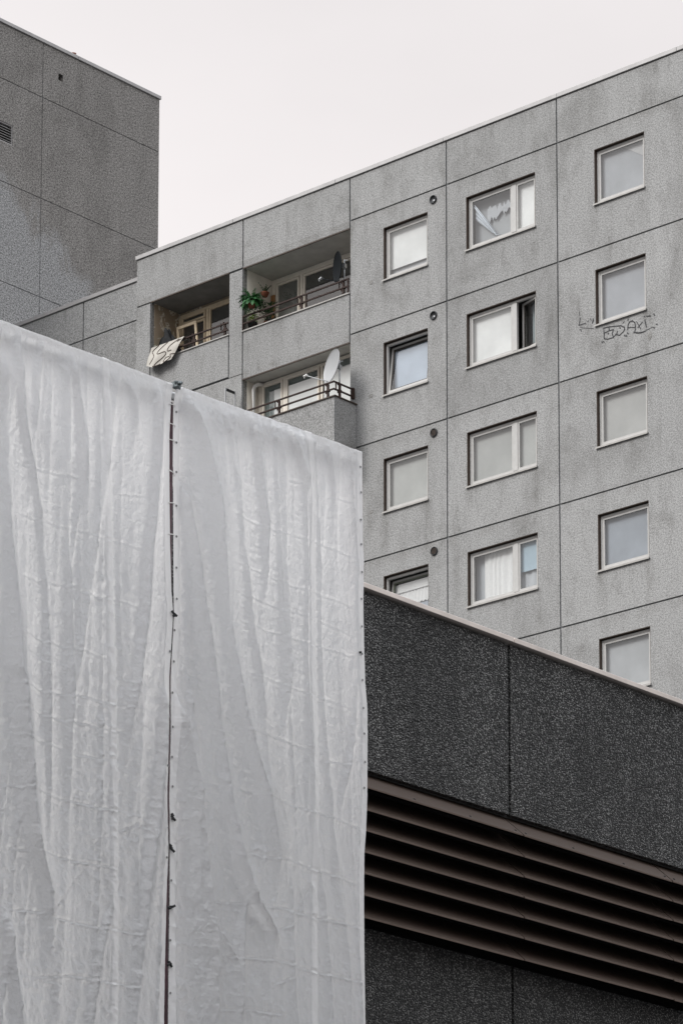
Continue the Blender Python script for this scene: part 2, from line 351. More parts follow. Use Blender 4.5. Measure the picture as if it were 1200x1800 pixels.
def panel(mb, bk, x0, x1, z0, z1, holes=(), gap=0.02, depth=0.035, jd=0.03, y=0.0):
    """one concrete panel with square holes; its edges step back into the joint"""
    a0, a1, b0, b1 = x0+gap, x1-gap, z0+gap, z1-gap
    H = [h for h in holes if h[0] < x1 and h[1] > x0 and h[2] < z1 and h[3] > z0]
    def clip(h, X0, X1, Z0, Z1): return (max(h[0],X0), min(h[1],X1), max(h[2],Z0), min(h[3],Z1))
    for tgt, X0, X1, Z0, Z1, yy in ((mb, a0, a1, b0, b1, y), (bk, x0, x1, z0, z1, y+jd)):
        hs = [clip(h, X0, X1, Z0, Z1) for h in H]
        xs = sorted({X0, X1, *[h[0] for h in hs], *[h[1] for h in hs]}); zs = sorted({Z0, Z1, *[h[2] for h in hs], *[h[3] for h in hs]})
        for i in range(len(xs)-1):
            for j in range(len(zs)-1):
                cx, cz = (xs[i]+xs[i+1])/2, (zs[j]+zs[j+1])/2
                if any(h[0] < cx < h[1] and h[2] < cz < h[3] for h in hs): continue
                tgt.face([(xs[i],yy,zs[j]),(xs[i+1],yy,zs[j]),(xs[i+1],yy,zs[j+1]),(xs[i],yy,zs[j+1])])
    d = y+depth
    mb.face([(a0,y,b0),(a0,d,b0),(a1,d,b0),(a1,y,b0)]); mb.face([(a0,y,b1),(a1,y,b1),(a1,d,b1),(a0,d,b1)])
    mb.face([(a0,y,b0),(a0,y,b1),(a0,d,b1),(a0,d,b0)]); mb.face([(a1,y,b0),(a1,d,b0),(a1,d,b1),(a1,y,b1)])
    for h in H:
        h = clip(h, a0, a1, b0, b1); d2 = y+0.16
        if h[2] > b0: mb.face([(h[0],y,h[2]),(h[1],y,h[2]),(h[1],d2,h[2]),(h[0],d2,h[2])])
        if h[3] < b1: mb.face([(h[0],y,h[3]),(h[0],d2,h[3]),(h[1],d2,h[3]),(h[1],y,h[3])])
        if h[0] > a0: mb.face([(h[0],y,h[2]),(h[0],d2,h[2]),(h[0],d2,h[3]),(h[0],y,h[3])])
        if h[1] < a1: mb.face([(h[1],y,h[2]),(h[1],y,h[3]),(h[1],d2,h[3]),(h[1],d2,h[2])])

# ------------------------------------------------------------------ apartment building (local x along facade, y into it)
block = thing('apartment_building', 'grey concrete panel apartment block with rows of windows and corner loggias, filling the upper right', 'building', OA, YA)
BOT = 0.0
TOPZ = 40.655
rowz = [39.54 - 2.945*k for k in range(13)]           # horizontal joints
WT = lambda r: 39.035 - 2.945*r
WB = lambda r: 37.685 - 2.945*r
cols = {1: (-5.41, -4.0), 2: (-2.80, -0.69), 3: (1.055, 2.505)}
holes = []
for c, n in ((1, 4), (2, 4), (3, 5)):
    for r in range(n): holes.append((cols[c][0], cols[c][1], WB(r), WT(r)))
wall, back = MB(), MB()
bays = [(-6.5, -3.41), (-3.41, -0.04), (-0.04, 3.68), (3.68, 7.05), (7.05, 10.4)]
for (a, b) in bays:
    panel(wall, back, a, b, rowz[0], TOPZ)
    for k in range(13):
        z1 = rowz[k]; z0 = rowz[k+1] if k < 12 else BOT
        panel(wall, back, a, b, z0, z1, holes)
panel(wall, back, -13.89, -10.1, 39.365, TOPZ); panel(wall, back, -10.1, -6.5, 39.35, TOPZ)
panel(wall, back, -13.89, -13.36, 36.59, 39.365); panel(wall, back, -13.36, -10.58, 36.59, 37.72)
panel(wall, back, -10.58, -10.1, 36.55, 39.35); panel(wall, back, -10.1, -6.5, 36.40, 37.675)
panel(wall, back, -13.89, -10.1, 33.62, 36.57)
for k in range(2, 13):
    z1 = 33.62 - 2.945*(k-2); z0 = z1-2.945 if k < 12 else BOT
    panel(wall, back, -13.89, -10.1, z0, z1); panel(wall, back, -10.1, -6.5, z0, z1)
# set-back wing on the left, same roof height
for k in range(13):
    z1 = 39.59 - 2.945*k; z0 = z1-2.945 if k < 12 else BOT
    for a, b in ((-19.64, -16.83), (-16.83, -13.86)):
        if k == 0: panel(wall, back, a, b, 39.59, TOPZ, y=0.95)
        panel(wall, back, a, b, z0, z1, y=0.95)
wall_o = wall.build('wall', M['facade'], block); back.build('joint', M['joint'], block)
cp = MB()
def coping(mb, x0, x1, y0, y1, z0, z1, seg=3.6):
    n = max(1, round((x1-x0)/seg)); d = (x1-x0)/n
    for i in range(n): mb.box(x0+i*d+0.004, x0+(i+1)*d-0.004, y0, y1, z0, z1)
coping(cp, -13.91, 10.42, -0.035, 0.36, 40.66, 40.765); coping(cp, -19.62, -13.93, 0.915, 1.31, 40.66, 40.765)
cp.build('roof_coping', M['coping'], block, bevel=0.006)
sh = MB()
sh.box(-19.62, 10.4, 1.35, 13, 40.3, 40.5); sh.build('roof', M['roofing'], block)
sh = MB(); sh.box(-13.885, -13.865, 0.04, 0.95, BOT, TOPZ); sh.box(10.36, 10.40, 0.04, 13, BOT, TOPZ); sh.box(-19.62, 10.36, 12.96, 13, BOT, TOPZ)
sh.build('side_wall', M['facade'], block)

# round flue outlets beside the first window column
ven = None
for r in range(4):
    u, z = -3.815, 39.285 - 2.942*r
    m = MB(); RX = Matrix.Rotation(math.pi/2, 4, 'X')
    m.lathe([(0.085, 0.0), (0.105, 0.004), (0.108, 0.028), (0.097, 0.034), (0.088, 0.028), (0.086, 0.006), (0.0, 0.005)], 22, (0,0,0), 0, RX)
    if r < 2: m.box(0.012, 0.05, -0.022, -0.008, -0.05, -0.012, 1)  # small steel block put in as the pale glint
    else:
        for q in range(-2, 3): m.box(-0.075, 0.075, -0.020, -0.008, q*0.03-0.008, q*0.03+0.006, 2)
    o = m.build('flue_outlet', [M['black'], M['steel'], M['brown_metal']], block, (u, 0.0, z))
    if r == 0: o['label'] = 'round black flue outlet with a pale glint'
for z in (37.75, 34.85, 31.91):
    m = MB(); m.box(-0.06, 0.06, -0.006, 0.004, -0.045, 0.045); m.build('cover_plate', M['pier'], block, (-5.81, 0, z), bevel=0.01)
m = MB(); m.lathe([(0.0, 0.008), (0.06, 0.006), (0.085, 0.0)], 14, (0,0,0), 0, Matrix.Rotation(math.pi/2, 4, 'X') @ Matrix.Diagonal((0.8, 1.3, 1, 1)))
m.build('wall_patch', M['pier'], block, (2.59, 0, 34.07))

# graffiti: marker strokes on the panel below the second right-hand window
ST = [[(.587,35.202),(.591,35.123)],[(.609,35.049),(.591,34.956),(.567,34.88),(.76,34.88)],[(.819,34.903),(.854,34.912)],[(.906,34.947),(.924,34.903)],[(.959,34.825),(.983,34.925),(.994,34.864)],[(.606,34.824),(.712,34.776),(.992,34.688)],[(.617,34.772),(.636,34.715)],[(1.283,34.618),(1.298,34.477),(1.296,34.357),(1.396,34.318),(1.57,34.315)],[(1.283,34.618),(1.457,34.599),(1.666,34.56)],[(1.434,34.595),(1.449,34.513),(1.317,34.492)],[(1.449,34.513),(1.561,34.502),(1.529,34.414),(1.565,34.307)],[(1.565,34.326),(1.663,34.377),(1.676,34.431)],[(1.666,34.56),(1.781,34.538),(1.873,34.474),(1.883,34.413),(1.825,34.361),(1.732,34.319),(1.617,34.37)],[(1.839,34.58),(1.875,34.619)],[(1.978,34.6),(1.99,34.645)],[(1.968,34.389),(1.984,34.501),(2.024,34.558),(2.104,34.565),(2.172,34.507),(2.194,34.424),(2.181,34.302)],[(1.969,34.438),(2.194,34.385)],[(2.23,34.51),(2.342,34.306)],[(2.39,34.456),(2.262,34.357)],[(2.459,34.495),(2.48,34.402),(2.502,34.304)],[(2.146,34.282),(2.26,34.235),(2.375,34.215),(2.466,34.217)],[(2.146,34.275),(2.26,34.228),(2.375,34.208)],[(2.449,34.575),(2.46,34.568)],[(2.517,34.556),(2.619,34.541)],[(2.711,34.56),(2.727,34.55)],[(2.733,34.525),(2.744,34.516)],[(2.478,34.229),(2.695,34.256)],[(2.786,34.298),(2.809,34.286)],[(2.713,34.232),(2.728,34.222)],[(1.409,34.456),(1.423,34.447)],[(1.746,34.499),(1.762,34.485)],[(1.882,34.278),(1.893,34.255)],[(1.928,34.265),(1.943,34.232)],[(1.958,34.319),(1.985,34.288)],[(1.233,34.301),(1.244,34.274)],[(1.279,34.298),(1.286,34.28)]]
m, mg = MB(), MB()
for k, s in enumerate(ST):
    m_ = mg if k < 7 else m
    w = 0.0125 if len(s) > 2 or k > 20 else 0.010
    if k in (5, 26): w = 0.006
    for (x0, z0), (x1, z1) in zip(s[:-1], s[1:]):
        d = Vector((x1-x0, z1-z0)); d.normalize(); n = Vector((-d.y, d.x))*w; e = d*w*0.8; y = -0.0035-0.0002*k
        m_.face([(x0-e.x-n.x,y,z0-e.y-n.y),(x1+e.x-n.x,y,z1+e.y-n.y),(x1+e.x+n.x,y,z1+e.y+n.y),(x0-e.x+n.x,y,z0-e.y+n.y)])
gf = m.build('graffiti', M['marker'], block); gf['label'] = 'thin black marker graffiti with letters E D A X I'
gl_ = mg.build('graffiti', M['marker'], block); gl_['label'] = 'faint marker letter L and dashes left of the window'

# ---- windows
def frame_ring(mb, x0, x1, z0, z1, w, y0, y1, mi=0, MM=None):
    mb.box(x0, x0+w, y0, y1, z0, z1, mi, MM); mb.box(x1-w, x1, y0, y1, z0, z1, mi, MM)
    mb.box(x0+w, x1-w, y0, y1, z0, z0+w, mi, MM); mb.box(x0+w, x1-w, y0, y1, z1-w, z1, mi, MM)
YF = 0.085
def blind_mesh(x0, x1, z0, z1, y, wav=0.0, n=1, k=0.0):
    mb = MB(); 
    n = max(2, int((x1-x0)/0.02)) if wav else 1
    for i in range(n):
        xa, xb = x0+(x1-x0)*i/n, x0+(x1-x0)*(i+1)/n
        ya = y+wav*math.sin(xa*38+k*math.sin(xa*9)); yb = y+wav*math.sin(xb*38+k*math.sin(xb*9))
        mb.face([(xa,ya,z0),(xb,yb,z0),(xb,yb,z1),(xa,ya,z1)], 0, bool(wav))
    return mb
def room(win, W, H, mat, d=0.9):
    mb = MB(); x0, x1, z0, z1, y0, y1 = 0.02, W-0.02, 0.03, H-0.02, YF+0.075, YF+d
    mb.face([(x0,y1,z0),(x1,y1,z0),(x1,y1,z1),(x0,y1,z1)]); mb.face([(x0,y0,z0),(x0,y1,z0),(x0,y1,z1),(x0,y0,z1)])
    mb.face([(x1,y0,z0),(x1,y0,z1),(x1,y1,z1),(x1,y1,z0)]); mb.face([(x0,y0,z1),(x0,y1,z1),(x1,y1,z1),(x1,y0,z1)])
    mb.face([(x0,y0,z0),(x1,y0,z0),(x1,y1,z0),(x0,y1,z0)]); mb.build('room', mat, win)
lining_cache = {}
def window(col, r, label=None, mull=False, left=None, right=None, blinds=(), roommat=None, sealed=None):
    x0, x1 = cols[col]; z0, z1 = WB(r), WT(r); W, H = x1-x0, z1-z0
    fr = MB(); frame_ring(fr, 0.018, W-0.018, 0.035, H-0.03, 0.050, YF, YF+0.07)
    if mull: fr.box(1.325, 1.465, YF-0.004, YF+0.066, 0.09, H-0.085)
    win = fr.build('window', M['frame'], block, (x0, 0, z0), bevel=0.006)
    if label: win['label'] = label
    key = col
    ln = MB(); ln.box(0.0, 0.012, 0.003, YF+0.09, 0.014, H-0.012); ln.box(W-0.012, W, 0.003, YF+0.09, 0.014, H-0.012)
    ln.box(0, W, 0.003, YF+0.09, H-0.012, H); ln.box(0.0, W, 0.03, YF+0.09, 0.0, 0.014)
    ln.box(0.012, W-0.012, YF+0.012, YF+0.085, 0.0145, 0.0335)
    ln.build('lining', M['brown_metal'], win)
    sl = MB(); D = Vector
    sl.v = [(-0.02,-0.045,-0.035),(W+0.015,-0.045,-0.035),(W+0.015,YF+0.01,0.017),(-0.02,YF+0.01,0.017),(-0.02,-0.045,0.0),(W+0.015,-0.045,0.0),(W+0.015,YF+0.01,0.028),(-0.02,YF+0.01,0.028)]
    sl.v[2] = (W+0.015, -0.002, -0.012); sl.v[3] = (-0.02, -0.002, -0.012); sl.v[6] = (W+0.015, -0.002, 0.017); sl.v[7] = (-0.02, -0.002, 0.017)
    for q in ((0,3,2,1),(4,5,6,7),(0,1,5,4),(1,2,6,5),(2,3,7,6),(3,0,4,7)): sl.f.append(q); sl.m.append(0); sl.sm.append(False)
    sl.box(0.0125, W-0.0125, -0.0015, YF+0.011, 0.0150, 0.027)
    sl.build('sill', M['sill'], win)
    lights = [(0.073, W-0.073)] if not mull else [(0.073, 1.325), (1.465, W-0.073)]
    for i, (a, b) in enumerate(lights):
        mode = (left, right)[i]
        zs0, zs1 = 0.092, H-0.087
        MM = None
        if mode == 'tilt': MM = Matrix.Translation((0, YF+0.02, zs0)) @ Matrix.Rotation(R_(-7.0), 4, 'X') @ Matrix.Translation((0, -YF-0.02, -zs0))
        if mode == 'ajar': MM = Matrix.Translation((b, YF+0.02, 0)) @ Matrix.Rotation(R_(-17), 4, 'Z') @ Matrix.Translation((-b, -YF-0.02, 0))
        sa = MB(); frame_ring(sa, a-0.003, b+0.003, zs0-0.004, zs1+0.004, 0.046, YF+0.012, YF+0.06, 0, MM)
        if mode == 'ajar' or mode == 'tilt': frame_ring(sa, a+0.052, b-0.052, zs0+0.05, zs1-0.05, 0.018, YF+0.028, YF+0.055, 1, MM)
        sa.build('sash', [M['frame'], M[sealed or 'gasket']], win)
        gp = [(a+0.035, YF+0.034, zs0+0.035), (b-0.035, YF+0.034, zs0+0.035), (b-0.035, YF+0.034, zs1-0.035), (a+0.035, YF+0.034, zs1-0.035)]
        if MM is not None: gp = [tuple(MM @ Vector(p)) for p in gp]
        pa = MB(); pa.face(gp); pa.build('pane', M['glass'], win)
    for b in blinds:
        kind, xa, xb, za, zb, mat = b[:6]; y = YF+(b[6] if len(b) > 6 else 0.11)
        if kind == 'blind': blind_mesh(xa, xb, za, zb, y).build('blind', M[mat] if isinstance(mat, str) else mat, win)
        else: blind_mesh(xa, xb, za, zb, y, 0.012, k=1.5).build('curtain', M[mat], win)
    if roommat: room(win, W, H, M[roommat])
    return win
H_ = 1.35; full = lambda W, mat, y=0.11: ('blind', 0.03, W-0.03, 0.04, H_-0.035, mat, y)
T = tint
# first column
window(1, 0, 'window with a white roller blind pulled almost down', blinds=[('blind', 0.05, 1.37, 0.30, 1.30, T('blind_white', (0.86,0.855,0.83))), ('blind', 0.03, 1.38, 0.04, 1.31, T('grey_a', (0.44,0.45,0.46)), 0.16)])
window(1, 1, 'window tilted open at the top over a blind coloured as its blue reflection', left='tilt', blinds=[('blind', 0.12, 1.35, 0.05, 1.16, T('blue_a', (0.52,0.58,0.66)), 0.20)], roommat='room')  # blue of the reflecting sash is put into this blind
window(1, 2, 'closed window with a plain beige grey blind', blinds=[full(1.41, T('beige_a', (0.50,0.50,0.475)))])
w13 = window(1, 3, 'window tilted open over a lace edged white curtain', left='tilt', sealed='green_seal', blinds=[('blind', 0.10, 1.37, 0.05, 0.62, T('blue_b', (0.44,0.47,0.52)), 0.27), ('blind', 0.10, 1.37, 0.95, 1.16, T('blind_white', (0.86,0.855,0.83)), 0.22)], roommat='room')
m = MB(); n = 66
for i in range(n):
    xa, xb = 0.10+1.27*i/n, 0.10+1.27*(i+1)/n; s = lambda q: 0.60+0.028*abs(math.sin(q*26))
    y = lambda q: YF+0.245+0.006*math.sin(q*60)
    m.face([(xa,y(xa),s(xa)),(xb,y(xb),s(xb)),(xb,y(xb),0.97),(xa,y(xa),0.97)], 0, True)
m.build('curtain', M['curtain'], w13)
# second column: wide light and narrow light
w20 = window(2, 0, 'wide window with a collapsed blind hanging diagonally and a zigzag net curtain', mull=True, blinds=[('blind', 1.43, 2.08, 0.04, 1.31, T('blind_white', (0.86,0.855,0.83))), ('blind', 0.03, 1.42, 0.04, 1.31, T('grey_c', (0.43,0.44,0.445)), 0.22)])
m = MB(); m2 = MB()       # net curtain with a ragged zigzag hem
rr = random.Random(3); xs = 0.46; pts = []
while xs < 1.30: pts.append((xs, rr.uniform(0.62, 0.80)+0.10*(xs-0.46), rr.uniform(0.90, 1.06))); xs += rr.uniform(0.025, 0.05)
for (xa, la, ha), (xb, lb, hb) in zip(pts[:-1], pts[1:]):
    m.face([(xa,YF+0.16,la),(xb,YF+0.155,lb),(xb,YF+0.155,hb),(xa,YF+0.16,ha)])
m.build('curtain', M['curtain_grey'], w20)
F0, F1, F2, F3 = Vector((0.13,YF+0.10,1.16)), Vector((0.80,YF+0.12,0.26)), Vector((0.13,YF+0.12,0.80)), Vector((0.62,YF+0.14,0.34))
m = MB(); k = 7                # the collapsed blind: a folded fan from the upper left corner
for i in range(k):
    a, b = i/k, (i+1)/k
    p = lambda q, o: F0.lerp(F2, q)+Vector((0, o, 0)); e = lambda q, o: F1.lerp(F3, q)+Vector((0, o, 0))
    oa, ob = (0.02 if i % 2 else 0), (0 if i % 2 else 0.02)
    m.face([p(a,oa), e(a,oa), e(b,ob), p(b,ob)])
m.tube([F0+Vector((0,-0.015,0.0)), F1+Vector((0,-0.015,0))], 0.011, 8); m.tube([F0+Vector((0.0,-0.02,-0.05)), F1+Vector((-0.03,-0.02,-0.03)), F1+Vector((0.12,-0.02,-0.05))], 0.013, 8)
m.build('blind', T('fallen_blind', (0.62,0.66,0.70)), w20)
w21 = window(2, 1, 'wide window with a white blind and its narrow light ajar', mull=True, right='ajar', blinds=[('blind', 0.05, 1.40, 0.06, 1.30, T('blind_white', (0.86,0.855,0.83))), ('blind', 1.70, 2.09, 0.05, 1.30, T('dim_green', (0.36,0.40,0.40)), 0.30)], roommat='room')
window(2, 2, 'wide window with beige grey blinds behind both lights', mull=True, blinds=[full(2.11, T('beige_b', (0.46,0.46,0.44)))])
window(2, 3, 'wide window with white net curtain and a half drawn blue blind', mull=True, blinds=[('curtain', 0.34, 1.40, 0.05, 1.29, 'curtain', 0.14), ('blind', 0.03, 1.42, 0.04, 1.31, T('grey_d', (0.50,0.515,0.53)), 0.2), ('blind', 1.43, 2.08, 0.56, 1.31, T('blue_c', (0.42,0.52,0.58)), 0.10), ('curtain', 1.43, 2.08, 0.04, 0.60, 'curtain_grey', 0.16)])
# third column; grey of the glass reflections is put into the blind tints
for r, (c, lb) in enumerate([((0.43,0.44,0.455), 'top right window with a grey blind and a pale wedge toned as reflections'), ((0.42,0.43,0.45), 'window above the graffiti with a blind toned as grey reflection'), ((0.48,0.475,0.455), 'window with a warm beige blind toned as a reflection'), ((0.36,0.385,0.42), 'window with a slate blue blind toned as a reflection'), ((0.47,0.475,0.48), 'lowest window, half hidden by the dark roof edge')]):
    w3 = window(3, r, lb, blinds=[full(1.45, T('third_%s' % 'abcde'[r], c))])

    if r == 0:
        m = MB(); m.face([(0.62, YF+0.10, 1.31), (1.42, YF+0.10, 0.78), (1.42, YF+0.10, 1.31)]); m.build('curtain', T('corner_reflection', (0.56, 0.555, 0.55)), w3)  # diagonal reflection in the glass drawn as a pale triangular sheet

# ---- loggias
def lining_loggia(name, x0, x1, zf, zc, depth, reveal, side_mat, ceil_mat, back_mat):
    m = MB()
    m.face([(x0,0.035,zf),(x0,reveal,zf),(x0,reveal,zc),(x0,0.035,zc)], 3); m.face([(x1,0.035,zf),(x1,0.035,zc),(x1,reveal,zc),(x1,reveal,zf)], 3)
    e = 0.012
    m.face([(x0+e,reveal,zf),(x0+e,depth,zf),(x0+e,depth,zc),(x0+e,reveal,zc)], 0); m.face([(x0,reveal,zf),(x0+e,reveal,zf),(x0+e,reveal,zc),(x0,reveal,zc)], 0)
    m.face([(x1-e,reveal,zf),(x1-e,reveal,zc),(x1-e,depth,zc),(x1-e,depth,zf)], 0)
    m.face([(x0,0.035,zc),(x0,depth,zc),(x1,depth,zc),(x1,0.035,zc)], 1); m.face([(x0,0.04,zf),(x1,0.04,zf),(x1,depth,zf),(x0,depth,zf)], 3)
    m.face([(x0,depth,zf),(x1,depth,zf),(x1,depth,zc),(x0,depth,zc)], 2)
    return m.build(name, [side_mat, ceil_mat, back_mat, M['pier']], block)
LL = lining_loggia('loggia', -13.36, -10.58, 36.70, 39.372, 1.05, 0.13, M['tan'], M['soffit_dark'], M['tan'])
LL['label'] = 'smaller left loggia with peeling tan plaster'
LR = lining_loggia('loggia', -10.1, -6.5, 36.68, 39.358, 1.07, 0.155, M['white_plaster'], M['soffit'], M['white_plaster'])
LB = lining_loggia('loggia', -10.1, -6.5, 33.75, 36.41, 0.56, 0.165, M['white_plaster'], M['soffit'], M['white_plaster'])
m = MB()     # parapet backs, lintel edges
m.box(-13.34, -10.6, 0.04, 0.12, 36.70, 37.70); m.build('parapet', M['soffit'], block)
m = MB(); m.box(-10.08, -6.52, 0.04, 0.12, 36.68, 37.655); m.build('parapet', M['soffit'], block)
for q_ in ((-13.36, -10.58, -0.004, 0.03, 39.352, 39.385), (-10.10, -6.5, -0.004, 0.03, 39.334, 39.366), (-10.1, -6.5, -0.004, 0.03, 36.384, 36.418)):
    m = MB(); m.box(*q_); m.build('drip_edge', M['brown_metal'], block)
for q_ in ((-13.38, -10.56, -0.03, 0.14, 37.702, 37.732), (-10.12, -6.5, -0.03, 0.14, 37.657, 37.69)):
    m = MB(); m.box(*q_); m.build('parapet_cap', M['sill'], block, bevel=0.004)
def door_set(nm, y, xs, z0, z1, mat, panes, label=None):
    """glazed loggia front: outer frame, mullions, sashes; panes = (x0,x1,z0,z1)"""
    fr = MB(); fr.box(xs[0], xs[-1], y-0.06, y-0.01, z1-0.07, z1); fr.box(xs[0], xs[-1], y-0.06, y-0.01, z0, z0+0.08)
    for x in xs: fr.box(x-0.045, x+0.045, y-0.064, y-0.012, z0+0.08, z1-0.07)
    for p in panes: frame_ring(fr, *p, 0.055, y-0.075, y-0.02)
    o = fr.build(nm, mat, block, bevel=0.005)
    if label: o['label'] = label
    for p in panes:
        q = MB(); q.face([(p[0]+0.05,y-0.045,p[2]+0.05),(p[1]-0.05,y-0.045,p[2]+0.05),(p[1]-0.05,y-0.045,p[3]-0.05),(p[0]+0.05,y-0.045,p[3]-0.05)]); q.build('pane', M['glass'], o)
    return o
def behind(o, x0, x1, z0, z1, y, mat, name='room'):
    q = MB(); q.face([(x0,y,z0),(x1,y,z0),(x1,y,z1),(x0,y,z1)]); return q.build(name, mat, o)
dl = door_set('balcony_door', 1.05, (-13.27, -12.29, -10.62), 36.75, 39.28, M['frame_cream'], [(-13.20, -12.36, 36.85, 38.98), (-13.20, -12.36, 39.0, 39.20), (-12.22, -10.66, 37.55, 39.20)], 'cream framed glazed front with its door tilted open')
q = MB(); q.box(-12.22, -10.66, 0.985, 1.03, 36.85, 37.54); q.build('panel', M['frame'], dl)
MMt = Matrix.Translation((0, 0.98, 36.9)) @ Matrix.Rotation(R_(7), 4, 'X') @ Matrix.Translation((0, -0.98, -36.9))
q = MB(); frame_ring(q, -13.13, -12.43, 36.9, 38.86, 0.07, 0.95, 0.985, 0, MMt); q.build('sash', M['frame_cream'], dl)
for a, b, c, d, mt in ((-13.15, -12.4, 36.9, 39.15, 'room'), (-12.17, -10.7, 37.6, 39.15, 'room')): behind(dl, a, b, c, d, 1.03, M[mt])
dr = door_set('balcony_door', 1.07, (-9.95, -9.03, -6.55), 36.73, 39.27, M['frame_loggia'], [(-9.88, -9.10, 36.83, 39.18), (-8.96, -6.6, 37.75, 39.18)], 'white framed glazed front with dark panes')
q = MB(); q.box(-8.96, -6.6, 1.01, 1.05, 36.83, 37.74); q.build('panel', M['frame'], dr)
behind(dr, -9.83, -9.15, 36.9, 39.13, 1.05, T('dim_curtain', (0.20,0.20,0.185)), 'curtain'); behind(dr, -8.91, -6.65, 37.8, 39.13, 1.05, M['room'])
db = door_set('balcony_door', 0.56, (-9.93, -9.13, -6.55), 33.80, 36.39, M['frame_loggia'], [(-9.87, -9.19, 33.9, 36.32), (-9.07, -7.95, 33.9, 36.32), (-7.89, -6.6, 33.9, 36.36)], 'white framed glazed front with white blinds pulled down')
behind(db, -9.82, -9.24, 33.95, 36.27, 0.548, T('green_grey', (0.19,0.22,0.21)), 'curtain'); behind(db, -9.50, -9.24, 33.95, 36.13, 0.535, T('blind_white', (0.86,0.855,0.83)), 'blind')
behind(db, -9.02, -8.0, 33.95, 36.27, 0.548, T('green_grey', (0.19,0.22,0.21)), 'curtain'); behind(db, -9.02, -8.0, 33.95, 36.11, 0.535, T('blind_white', (0.86,0.855,0.83)), 'blind')
behind(db, -7.84, -6.65, 33.95, 36.31, 0.548, T('green_grey', (0.19,0.22,0.21)), 'curtain'); behind(db, -7.84, -6.65, 33.95, 36.14, 0.535, T('blind_white', (0.86,0.855,0.83)), 'blind')
# white downpipe with an elbow in the lower loggia
m = MB(); m.tube([(-9.955, 0.27, 33.8), (-9.955, 0.27, 36.18), (-9.94, 0.29, 36.27), (-9.90, 0.36, 36.33), (-9.86, 0.55, 36.36)], 0.05, 12); m.build('downpipe', M['pipe'], block)
# projecting balcony
m = MB(); bk = MB()
bx0, bx1, by, bz0, bz1 = -10.32, -6.28, -0.79, 33.42, 34.73
m.box(bx0, bx1-0.014, by, by+0.10, bz0, bz1); m.box(bx1-0.10, bx1, by+0.014, -0.012, bz0, bz1); m.box(bx0, bx0+0.1, by+0.10, -0.012, bz0, bz1)
m.box(bx0+0.1, bx1-0.1, by+0.10, 0.5, bz0, 33.62)
bal = m.build('balcony', M['facade'], block); bal['label'] = 'projecting balcony of concrete with two brown rails'
m = MB(); m.box(bx1-0.013, bx1-0.003, by+0.003, by+0.013, bz0, bz1); m.build('joint', M['joint'], bal)
m = MB(); m.box(bx1-0.09, bx1-0.006, -0.011, 0.0, bz0, bz1); m.build('joint', M['joint'], bal)
m = MB(); m.box(bx0-0.02, bx1+0.03, by-0.03, by+0.12, bz1+0.002, bz1+0.03); m.box(bx1-0.12, bx1+0.03, by+0.12, 0.0, bz1+0.002, bz1+0.03); m.box(bx0-0.02, bx0+0.12, by+0.12, 0.0, bz1+0.002, bz1+0.03)
m.build('parapet_cap', M['brown_metal'], bal)
def bracket(mb, p, along):
    """curved flat bracket carrying the two rails: p = foot on the cap, along = unit vector along the rail"""
    x, y, z = p; ax, ay = along
    t = 0.022
    def slab(s0, s1, za, zb):
        xs = sorted((x+ax*s0-abs(ay)*t, x+ax*s1+abs(ay)*t)); ys = sorted((y+ay*s0-abs(ax)*t, y+ay*s1+abs(ax)*t)); mb.box(xs[0], xs[1], ys[0], ys[1], za, zb)
    slab(-0.02, 0.04, z, z+0.33); slab(-0.13, -0.12, z+0.17, z+0.36); slab(-0.06, -0.02, z+0.10, z+0.19); slab(-0.06, -0.02, z+0.30, z+0.37); slab(0.04, 0.07, z+0.13, z+0.20)
def rails(pts, z, mb):
    for (a, b) in zip(pts[:-1], pts[1:]):
        for dz in (0.18, 0.365):
            x0, x1 = sorted((a[0], b[0])); y0, y1 = sorted((a[1], b[1])); mb.box(x0-0.018, x1+0.018, y0-0.018, y1+0.018, z+dz-0.021, z+dz+0.018)
m = MB(); rails([(-13.33, -0.02), (-10.60, -0.02)], 37.672, m); bracket(m, (-11.80, 0.0, 37.732), (1, 0)); bracket(m, (-10.72, 0.0, 37.732), (1, 0)); bracket(m, (-13.2, 0.0, 37.732), (1, 0)); m.build('railing', M['rail'], block, bevel=0.008)
m = MB(); rails([(-10.06, -0.02), (-6.53, -0.02)], 37.68, m); bracket(m, (-8.10, 0.0, 37.69), (1, 0)); bracket(m, (-6.72, 0.0, 37.69), (1, 0)); m.box(-10.08, -10.05, -0.045, 0.0, 37.69, 38.065); m.box(-6.55, -6.52, -0.045, 0, 37.69, 38.065); m.box(-7.93, -7.905, -0.03, 0.0, 37.69, 38.03); m.build('railing', M['rail'], block, bevel=0.008)
m = MB(); rails([(-10.3, -0.80), (-6.30, -0.80)], 34.745, m); rails([(-6.30, -0.755), (-6.30, -0.14)], 34.745, m); rails([(-10.3, -0.755), (-10.3, -0.14)], 34.745, m)
bracket(m, (-8.12, -0.78, 34.762), (1, 0)); bracket(m, (-6.52, -0.78, 34.762), (1, 0)); bracket(m, (-6.30, -0.60, 34.762), (0, 1)); m.box(-6.335, -6.265, -0.15, -0.07, 34.86, 35.14); m.build('railing', M['rail'], bal, bevel=0.008)

